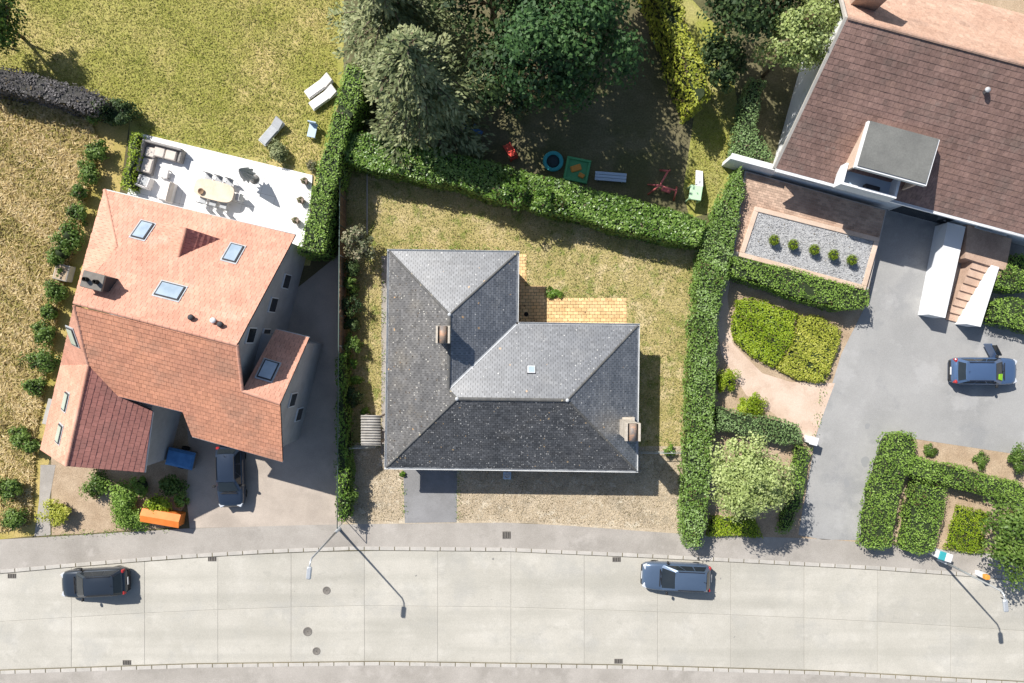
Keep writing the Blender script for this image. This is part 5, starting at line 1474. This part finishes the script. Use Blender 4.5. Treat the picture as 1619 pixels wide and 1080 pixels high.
for x, y, r, h, lm, lab in ((88, 812, .8, .9, LM['yellow'], 'yellowish shrub beside the pale path near the sidewalk'), (150, 770, .8, .9, LM['mid'], 'leafy shrub in the front bed below the dark red roof'), (190, 792, 1.0, 1.0, LM['hedge'], 'largest green shrub in the front bed beside the orange box'),
                           (245, 798, .8, .9, LM['lime'], 'bright lime shrub directly behind the orange box'), (222, 768, .6, .8, LM['hedge'], 'small green shrub in the middle of the front bed'), (275, 770, .7, .8, LM['mid'], 'dark green shrub in the shade by the blue trailer'), (205, 822, .8, .7, LM['hedge'], 'low green shrub at the sidewalk end of the front bed'), (285, 790, .4, .5, LM['hedge'], 'tiny green shrub at the drive edge of the front bed')):
    shrub(lab, x, y, r * 1.3, h * 1.15, lm, int(1300 * r), .14, name='front_shrub')

# ================================================================== VEHICLES
def make_car(name, label, px, py, heading, pm_, z=0.0, L=4.25, Wd=1.80, Ht=1.48, kind='hatch', open_door=False, vest=False):
    p = W(px, py, 0)
    r = thing(name, label, 'car', (p.x, p.y, z), None, heading)
    hw_ = Wd / 2
    xs_ = [-.5, -.485, -.44, -.36, -.2, 0, .15, .28, .38, .45, .487, .5]
    wf_ = [.70, .84, .94, .985, 1, 1, 1, .99, .965, .90, .78, .64]
    zt_ = [.62, .80, .93, .97, .97, .96, .95, .91, .86, .79, .68, .58]
    V = []; F = []
    for x, w, zz in zip(xs_, wf_, zt_):
        w *= hw_
        ring = [(-w * .80, .20), (-w * .97, .30), (-w, .52), (-w * .985, zz - .14), (-w * .93, zz - .04), (-w * .78, zz), (-w * .4, zz + .025), (0, zz + .035)]
        ring = ring + [(-a, b) for a, b in reversed(ring[:-1])]
        for a, b in ring: V.append((x * L, a, b))
    n = 15
    for i in range(len(xs_) - 1):
        for k in range(n - 1): F.append((i * n + k, (i + 1) * n + k, (i + 1) * n + k + 1, i * n + k + 1))
        F.append((i * n + n - 1, (i + 1) * n + n - 1, (i + 1) * n, i * n))
    F += [tuple(range(n)), tuple((len(xs_) - 1) * n + k for k in range(n - 1, -1, -1))]
    body = MB().add(V, F, .5, True).build('body', M[pm_], r)
    # cabin shell: loft of belt outline to roof outline
    xb0, xb1 = -.465 * L, .235 * L
    xr0, xr1 = -.385 * L, .045 * L
    wb_c, wr_c = hw_ * .90, hw_ * .70
    zb, zr_ = .93, Ht
    def ringc(t, shrink=0.0):
        xa = xb0 + (xr0 - xb0) * t; xc = xb1 + (xr1 - xb1) * t; w = wb_c + (wr_c - wb_c) * t
        zz = zb + (zr_ - .05 - zb) * t
        return [(xa + .10, -w, zz), (xc - .10, -w, zz), (xc, -w * .8, zz), (xc + .03, 0, zz), (xc, w * .8, zz), (xc - .10, w, zz), (xa + .10, w, zz), (xa, w * .8, zz), (xa - .02, 0, zz), (xa, -w * .8, zz)]
    R1, R2 = ringc(0), ringc(1)
    V = R1 + R2; m = len(R1)
    F = [(k, (k + 1) % m, m + (k + 1) % m, m + k) for k in range(m)] + [tuple(range(m, 2 * m))]
    MB().add(V, F).build('pillars', M[pm_], r)
    # domed roof
    V = []; F = []; nx, ny = 8, 7
    for i in range(nx):
        for j in range(ny):
            f = i / (nx - 1); g_ = j / (ny - 1) * 2 - 1
            x = xr0 - .02 + (xr1 + .03 - xr0 + .02) * f; y = g_ * wr_c * (1.0 - .06 * abs(2 * f - 1) ** 3)
            V.append((x, y, zr_ - .055 + .07 * (1 - abs(2 * f - 1) ** 2.4) * (1 - abs(g_) ** 3) + .012))
    for i in range(nx - 1):
        for j in range(ny - 1): F.append((i * ny + j, (i + 1) * ny + j, (i + 1) * ny + j + 1, i * ny + j + 1))
    MB().add(V, F, .5, True).build('roof', M[pm_], r)
    def pane(nm, q, off=.012, mat='glass'):
        q = [Vector(a) for a in q]; nn = (q[1] - q[0]).cross(q[2] - q[0]).normalized()
        c = sum(q, Vector()) / len(q)
        if nn.dot(c - Vector((c.x * .5, 0, .6))) < 0: nn = -nn
        return MB().add([a + nn * off for a in q] + [a + nn * (off - .02) for a in q], [(0, 1, 2, 3), (7, 6, 5, 4), (0, 4, 5, 1), (1, 5, 6, 2), (2, 6, 7, 3), (3, 7, 4, 0)]).build(nm, M[mat], r)
    def lerp(a, b, t): return tuple(a[i] + (b[i] - a[i]) * t for i in range(3))
    wsq = []
    # windscreen in two facets joined at the centre line -> single slightly bowed pane
    a0, a1, a2 = R1[2], R1[3], R1[4]; b0, b1, b2 = R2[2], R2[3], R2[4]
    V = [lerp(a0, b0, .06), lerp(a1, b1, .04), lerp(a2, b2, .06), lerp(a0, b0, .94), lerp(a1, b1, .95), lerp(a2, b2, .94)]
    V = [(v[0] + .012, v[1], v[2] + .014) for v in V]
    MB().add(V, [(0, 1, 4, 3), (1, 2, 5, 4)], .5, True).build('windscreen', M['glass'], r)
    a0, a1, a2 = R1[7], R1[8], R1[9]; b0, b1, b2 = R2[7], R2[8], R2[9]
    V = [lerp(a0, b0, .15), lerp(a1, b1, .15), lerp(a2, b2, .15), lerp(a0, b0, .9), lerp(a1, b1, .9), lerp(a2, b2, .9)]
    V = [(v[0] - .012, v[1], v[2] + .012) for v in V]
    MB().add(V, [(0, 1, 4, 3), (1, 2, 5, 4)], .5, True).build('rear_window', M['glass'], r)
    for s in (0, 1):
        i0, i1 = (0, 1) if s == 0 else (6, 5)
        for f0, f1 in ((.04, .34), (.37, .66), (.69, .97)):
            q = [lerp(R1[i0], R1[i1], f0), lerp(R1[i0], R1[i1], f1), lerp(R2[i0], R2[i1], f1), lerp(R2[i0], R2[i1], f0)]
            q = [lerp(q[0], q[3], .08), lerp(q[1], q[2], .08), lerp(q[1], q[2], .9), lerp(q[0], q[3], .9)]
            pane('side_window', q)
    for sx in (-.31, .305):
        for sy in (-1, 1):
            wq = MB().lathe((sx * L, sy * (hw_ - .17), .32), [(.20, -.11), (.29, -.11), (.32, -.08), (.32, .08), (.29, .11), (.20, .11)], 20, M=Matrix.Rotation(math.pi / 2, 3, 'X')).build('wheel', M['tyre'], r)
            MB().lathe((sx * L, sy * (hw_ - .17), .32), [(.02, -.115), (.20, -.105), (.20, .105), (.02, .115)], 14, M=Matrix.Rotation(math.pi / 2, 3, 'X')).build('rim', M['rim'], wq)
    for sy in (-1, 1):
        MB().bbox((L * .452, sy * hw_ * .66, .70), (.30, .34, .14), -sy * .45, .03).build('headlight', M['head_lamp'], r)
        MB().bbox((-L * .468, sy * hw_ * .78, .82), (.16, .22, .24), sy * .3, .03).build('tail_light', M['tail_lamp'], r)
        MB().bbox((xb1 - .38, sy * (hw_ + .08), .98), (.14, .20, .13), 0, .03).build('mirror', M['black_plastic'], r)
    MB().bbox((L * .497, 0, .42), (.10, Wd * .70, .20), 0, .03).build('bumper', M['black_plastic'], r)
    MB().bbox((-L * .497, 0, .45), (.10, Wd * .76, .22), 0, .03).build('bumper', M['black_plastic'], r)
    MB().box((xb1 + .10, 0, .985), (.05, Wd * .62, .02)).build('cowl', M['black_plastic'], r)
    for sy in (-.32, .12): MB().box((xb1 + .02, sy + .1, .995), (.03, .48, .02), .12).build('wiper', M['black_plastic'], r)
    for sy in (-1, 1): MB().box(((xr0 + xr1) / 2, sy * wr_c * .93, zr_ + .012), ((xr1 - xr0) * .86, .035, .03)).build('roof_rail', M['black_plastic'], r)
    MB().tube([(xr0 + .15, 0, zr_), (xr0 + .02, 0, zr_ + .14)], .015, 5).build('aerial', M['black_plastic'], r)
    MB().box((-L * .512, 0, .62), (.02, .5, .12)).build('number_plate', M['frame_white'], r)
    MB().box((L * .555 - .23, 0, .50), (.03, .5, .11)).build('number_plate', M['frame_white'], r)
    if open_door:
        hx, hy = xb1 - .30, hw_
        a = math.radians(62)
        d = MB().box((hx - math.cos(a) * .5, hy + math.sin(a) * .5, .62), (1.0, .09, .68), -a).build('door', M[pm_], r); d['label'] = 'driver door standing wide open'
        MB().box((hx - math.cos(a) * .52, hy + math.sin(a) * .52, 1.15), (.75, .03, .42), -a).build('pane', M['glass'], d)
        MB().box((hx - math.cos(a) * .55, hy + math.sin(a) * .55 + .0, 1.38), (.72, .05, .05), -a).build('window_frame', M['black_plastic'], d)
    if vest:
        a0 = lerp(R1[2], R2[2], .12); a1 = lerp(R1[3], R2[3], .12); b0 = lerp(R1[2], R2[2], .62); b1 = lerp(R1[3], R2[3], .62)
        q = [lerp(a0, a1, .05), lerp(a0, a1, .75), lerp(b0, b1, .7), lerp(b0, b1, .1)]
        MB().add([(v[0] + .03, v[1], v[2] + .035) for v in q] + [(v[0] + .016, v[1], v[2] + .018) for v in q], [(0, 1, 2, 3), (7, 6, 5, 4), (0, 4, 5, 1), (1, 5, 6, 2), (2, 6, 7, 3), (3, 7, 4, 0)]).build('dash_vest', M['vest'], r)  # green vest from the dashboard, set just outside the glass
    return r
make_car('parked_car', 'black hatchback on the concrete road below the front garden', 158, 916, math.pi + .055, 'paint_black', -.05)
make_car('parked_car', 'steel blue car parked at the kerb by the end of the long narrow hedge', 1066, 907, math.pi - .045, 'paint_steel', -.05, L=4.45)
make_car('parked_car', 'dark navy car on the drive of the orange roofed house', 371, 750, -math.pi / 2 + .03, 'paint_navy', .008, L=4.0, Wd=1.75)
make_car('parked_car', 'blue car with an open door standing on the grey court', 1545, 586, -.01, 'paint_blue', .012, L=4.2, Wd=1.78, open_door=True, vest=True)

# small blue tarp trailer
tp_ = W(294, 722)
tr = thing('trailer', 'small trailer under a blue tarp beside the drive', 'trailer', (tp_.x, tp_.y, .01), None, -.22)
MB().bbox((0, 0, .55), (1.75, 1.1, .42), 0, .05).build('box', M['iron'], tr)
V = [(-.9, -.58, .74), (.9, -.58, .74), (.9, .58, .74), (-.9, .58, .74), (-.8, -.40, .86), (.8, -.42, .90), (.8, .4, .87), (-.8, .42, .9)]
MB().add(V, [(3, 2, 1, 0), (4, 5, 6, 7), (0, 1, 5, 4), (1, 2, 6, 5), (2, 3, 7, 6), (3, 0, 4, 7)]).build('tarp', M['blue_tarp'], tr)
for s in (-1, 1): MB().lathe((0, s * .62, .26), [(.1, -.08), (.24, -.08), (.26, 0), (.24, .08), (.1, .08)], 16, M=Matrix.Rotation(math.pi / 2, 3, 'X')).build('wheel', M['tyre'], tr)
MB().tube([(-.85, 0, .42), (-1.5, 0, .40)], .04, 6).build('drawbar', M['iron'], tr)
MB().tube([(-1.4, 0, .42), (-1.4, 0, .0)], .03, 6).build('jockey_stand', M['iron'], tr)
# orange storage box
ob_ = W(264, 814)
og = thing('storage_box', 'long orange metal box standing by the front garden shrubs', 'box', (ob_.x, ob_.y, .012), None, -.17)
MB().bbox((0, 0, .42), (2.45, .80, .80), 0, .03).build('body', M['orange'], og)
V = [(-1.27, -.44, .83), (1.27, -.44, .83), (1.27, .44, .83), (-1.27, .44, .83), (-1.27, 0, .98), (1.27, 0, .98)]
MB().add(V, [(0, 1, 5, 4), (2, 3, 4, 5), (0, 4, 3), (1, 2, 5), (3, 2, 1, 0)]).build('lid', M['orange'], og)
for s in (-.8, .8): MB().box((s, -.42, .6), (.12, .06, .14)).build('latch', M['iron'], og)
for a in (-1, 1):
    for b_ in (-.3, .3): MB().box((a * 1.1, b_, .02), (.12, .1, .06)).build('foot', M['iron'], og)

# ================================================================== STREET FURNITURE
def street_lamp(label, px, py, h, ang):
    p = W(px, py)
    s = thing('street_lamp', label, 'street lamp', (p.x, p.y, .012), 'street lamps along the sidewalk')
    MB().lathe((0, 0, 0), [(.16, 0), (.16, .03), (.10, .06), (.09, .9), (.0, .9)], 12).build('base', M['lamp_metal'], s)
    d = Vector((math.cos(ang), math.sin(ang), 0))
    MB().tube([(0, 0, .8), (0, 0, h * .6), (0, 0, h - .25), d * .15 + Vector((0, 0, h - .06)), d * .45 + Vector((0, 0, h))], [.075, .06, .05, .045, .04], 10).build('pole', M['lamp_metal'], s)
    hd = MB().bbox(d * .75 + Vector((0, 0, h + .01)), (.72, .28, .12), ang, .05).build('lamp_head', M['lamp_metal'], s)
    MB().box(d * .78 + Vector((0, 0, h - .06)), (.5, .2, .03), ang).build('lens', M['head_lamp'], hd)
street_lamp('slim grey street lamp at the front corner of the bungalow plot', 536, 836, 6.4, -math.pi / 2 - .1)
street_lamp('slim grey street lamp beside the white cabinet', 1484, 884, 6.0, -math.pi / 2 + .1)
cb = W(1478, 872)
cab = thing('utility_cabinet', 'white utility cabinet with a teal lid on the sidewalk edge', 'cabinet', (cb.x, cb.y, .014), None, -.3)
MB().bbox((0, 0, .55), (.85, .5, 1.1), 0, .03).build('casing', M['frame_white'], cab)
MB().bbox((-.22, 0, 1.12), (.42, .54, .06), 0, .02).build('lid', M['toy_teal'], cab)
MB().bbox((.22, 0, 1.12), (.42, .54, .06), 0, .02).build('lid', M['frame_white'], cab)
MB().box((0, -.255, .55), (.02, .02, .9)).build('door_seam', M['frame_dark'], cab)
mk = W(1545, 905)
mp_ = thing('marker_post', 'short orange and white marker post under the corner tree', 'post', (mk.x, mk.y, .014))
MB().bbox((0, 0, .35), (.30, .30, .70), 0, .03).build('lower_band', M['frame_white'], mp_)
MB().bbox((0, 0, .86), (.30, .30, .32), 0, .03).build('upper_band', M['toy_orange'], mp_)
wpst = W(1276, 694); gp = thing('gate_post', 'short white gate post at the end of the pale green hedge', 'post', (wpst.x, wpst.y, .016))
MB().bbox((0, 0, .5), (.42, .42, 1.0), rang, .02).build('shaft', M['render_white'], gp); MB().bbox((0, 0, 1.04), (.52, .52, .08), rang, .02).build('cap', M['frame_white'], gp)
def grate(px, py, w, d, z, label, ang=0.0):
    p = W(px, py); s = thing('drain_grate', label, 'drain', (p.x, p.y, z), 'road drains', ang)
    MB().box((0, 0, .002), (w, d, .012)).build('frame', M['iron'], s)
    for i in range(5): MB().box((-w / 2 + w * (i + .5) / 5, 0, .011), (w * .08, d * .8, .008)).build('bar', M['flue'], s)
for i, (x, y, lab) in enumerate(((18, 911, 'iron road drain beside the black hatchback'), (335, 884, 'iron road drain below the drive of the orange roofed house'), (975, 885, 'iron road drain beside the steel blue car'),
                                 (200, 1048, 'iron road drain on the far kerb opposite the black hatchback'), (978, 1046, 'iron road drain on the far kerb opposite the steel blue car'))):
    grate(x, y, .55, .32, -.044, lab)
grate(801, 846, .55, .5, .018, 'rusty square drain cover on the sidewalk before the front yard')
def manhole(px, py, r, label):
    p = W(px, py); s = thing('manhole_cover', label, 'manhole', (p.x, p.y, -.046))
    MB().lathe((0, 0, 0), [(r, 0), (r, .010), (r * .88, .010), (r * .86, .006), (0, .006)], 24).build('rim', M['iron'], s)
    for k in range(3): MB().box((0, 0, .009), (r * 1.4, .03, .006), k * math.pi / 3).build('rib', M['iron'], s)
manhole(516, 934, .26, 'round iron manhole cover on the road below the street lamp shadow')
manhole(486, 999, .30, 'round iron manhole cover near the middle of the road')
manhole(500, 1030, .26, 'round iron manhole cover next to the far kerb')

# ================================================================== PLAY GARDEN
def toy(name, label, cat, px, py, rot=0.0):
    p = W(px, py); return thing(name, label, cat, (p.x, p.y, .008), None, rot)
s = toy('toy_slide', 'small red plastic toy slide in the shade behind the laurel hedge', 'slide', 808, 244, -1.1)
MB().add([(-.7, -.22, .05), (.35, -.22, .75), (.35, .22, .75), (-.7, .22, .05), (-.7, -.22, .0), (.35, -.22, .70), (.35, .22, .70), (-.7, .22, .0)], [(0, 1, 2, 3), (7, 6, 5, 4), (0, 4, 5, 1), (1, 5, 6, 2), (2, 6, 7, 3), (3, 7, 4, 0)]).build('chute', M['toy_red'], s)
for b_ in (-.24, .24):
    MB().box((-.17, b_, .46), (1.2, .05, .14), M=Matrix.Rotation(-.588, 3, 'Y')).build('side_rail', M['toy_red'], s)
    MB().box((.42, b_, .38), (.07, .07, .76)).build('leg', M['toy_red'], s)
for i in range(3): MB().box((.42, 0, .18 + i * .2), (.05, .44, .05)).build('rung', M['toy_red'], s)
s = toy('trampoline', 'little round trampoline with a teal rim', 'trampoline', 874, 257)
V = []; F = []; n, m = 28, 8
for i in range(n):
    for j in range(m):
        a, b = 6.283 * i / n, 6.283 * j / m; rr = .55 + .13 * math.cos(b); V.append((rr * math.cos(a), rr * math.sin(a), .30 + .06 * math.sin(b)))
for i in range(n):
    for j in range(m): F.append((i * m + j, ((i + 1) % n) * m + j, ((i + 1) % n) * m + (j + 1) % m, i * m + (j + 1) % m))
MB().add(V, F, .5, True).build('rim', M['toy_teal'], s)
MB().lathe((0, 0, .29), [(.46, 0), (.46, .01), (0, .01)], 24).build('mat', M['toy_dark'], s)
for k in range(5): MB().tube([(.5 * math.cos(k * 1.257), .5 * math.sin(k * 1.257), .28), (.55 * math.cos(k * 1.257), .55 * math.sin(k * 1.257), 0)], .02, 6).build('leg', M['iron'], s)
s = toy('sandbox', 'square green sandbox with orange sand toys', 'sandbox', 912, 270, -.2)
for (cx, cy, sx, sy) in ((0, .70, 1.6, .16), (0, -.70, 1.6, .16), (.72, 0, .16, 1.24), (-.72, 0, .16, 1.24)): MB().bbox((cx, cy, .13), (sx, sy, .26), 0, .03).build('side_board', M['toy_green'], s)
MB().box((0, 0, .07), (1.3, 1.24, .1)).build('sand_bed', M['toy_green'], s)
MB().bbox((-.1, .1, .19), (.7, .4, .14), .5, .04).build('sand_tray', M['toy_orange'], s)
MB().bbox((.35, -.3, .18), (.4, .3, .12), -.3, .04).build('sand_tray', M['toy_orange'], s)
s = toy('garden_bench', 'pale blue backless bench at the edge of the play area', 'bench', 964, 282, -.08)
for i in range(3): MB().bbox((0, -.2 + i * .2, .43), (2.05, .18, .05), 0, .015).build('seat_slat', M['toy_lightblue'], s)
for a in (-.8, .8):
    for b_ in (-.2, .2): MB().box((a, b_, .2), (.07, .07, .41)).build('leg', M['toy_lightblue'], s)
s = toy('climbing_frame', 'faded red tube climbing frame beside the slide', 'climbing frame', 1046, 298, 0)
for a, b in (((-.9, -.4, 0), (-.3, .0, .9)), ((-.9, .25, 0), (-.3, .0, .9)), ((-.3, 0, .9), (.75, -.35, .85)), ((.75, -.35, .85), (.8, -.8, 0)), ((.75, -.35, .85), (1.0, .1, 0)), ((-.3, 0, .9), (.25, .95, .8)), ((.25, .95, .8), (.55, 1.2, 0)), ((.25, .95, .8), (-.1, 1.2, 0)), ((-.1, -.08, .45), (.5, -.28, .42))):
    MB().tube([a, b], .06, 8).build('tube_bar', M['toy_pink'], s)
MB().bbox((.2, -.18, .46), (.6, .35, .08), -.3, .02).build('seat', M['toy_pink'], s)
s = toy('play_slide', 'mint green and white slide tower at the corner of the hedges', 'slide', 1096, 302, -.15)
MB().bbox((-.05, -.35, 1.0), (.8, .95, .08), 0, .03).build('platform', M['toy_mint'], s)
for a in (-.4, .3):
    for b_ in (-.78, .08): MB().box((a, b_, .48), (.08, .08, .96)).build('leg', M['toy_mint'], s)
MB().add([(-.15, .12, 1.0), (.35, .12, 1.0), (.4, 1.35, .12), (-.05, 1.35, .12), (-.15, .12, .94), (.35, .12, .94), (.4, 1.35, .06), (-.05, 1.35, .06)], [(0, 1, 2, 3), (7, 6, 5, 4), (0, 4, 5, 1), (1, 5, 6, 2), (2, 6, 7, 3), (3, 7, 4, 0)]).build('chute', M['frame_white'], s)
MB().box((.15, 1.3, .03), (.4, .1, .07)).build('chute_foot', M['frame_white'], s)
for i, (x, y, lab, rt_) in enumerate(((733, 208, 'blue folding chair under the cedar, turned to the lawn', .3), (756, 214, 'blue folding chair under the cedar, turned to the hedge', 1.0))):
    s = toy('folding_chair', lab, 'chair', x, y, rt_)
    MB().bbox((0, 0, .42), (.55, .5, .05), 0, .015).build('seat', M['toy_blue'], s)
    MB().box((0, .3, .72), (.55, .05, .62), M=Matrix.Rotation(-.25, 3, 'X')).build('backrest', M['toy_blue'], s)
    for a in (-.24, .24):
        MB().tube([(a, -.22, .0), (a, .22, .44)], .018, 6).build('leg', M['iron'], s); MB().tube([(a, .24, .0), (a, -.2, .42)], .018, 6).build('leg', M['iron'], s)
# small pale things beside the orange roofed house
pb = W(106, 432); s = thing('stone_planter', 'pale square stone planter at the meadow side of the orange roof', 'planter', (pb.x, pb.y, .005), None, lang)
MB().bbox((0, 0, .3), (.95, 1.05, .6), 0, .04).build('box', M['kerb'], s)
P, Nn, T = crown_points((0, 0, .68), (.34, .38, .18), 9, 160); leaf_mesh('plant', LM['mid'], P, Nn, .12, .6, s, None, T); MB().box((0, 0, .605), (.8, .9, .02)).build('soil', M['bed_soil'], s)
pb = W(84, 650); s = thing('garden_bench', 'narrow pale stone bench at the foot of the meadow side wall', 'bench', (pb.x, pb.y, .006), None, lang)
MB().bbox((0, 0, .44), (.42, 1.7, .08), 0, .02).build('seat', M['kerb'], s)
for b_ in (-.6, .6): MB().box((0, b_, .2), (.34, .14, .41)).build('leg', M['kerb'], s)
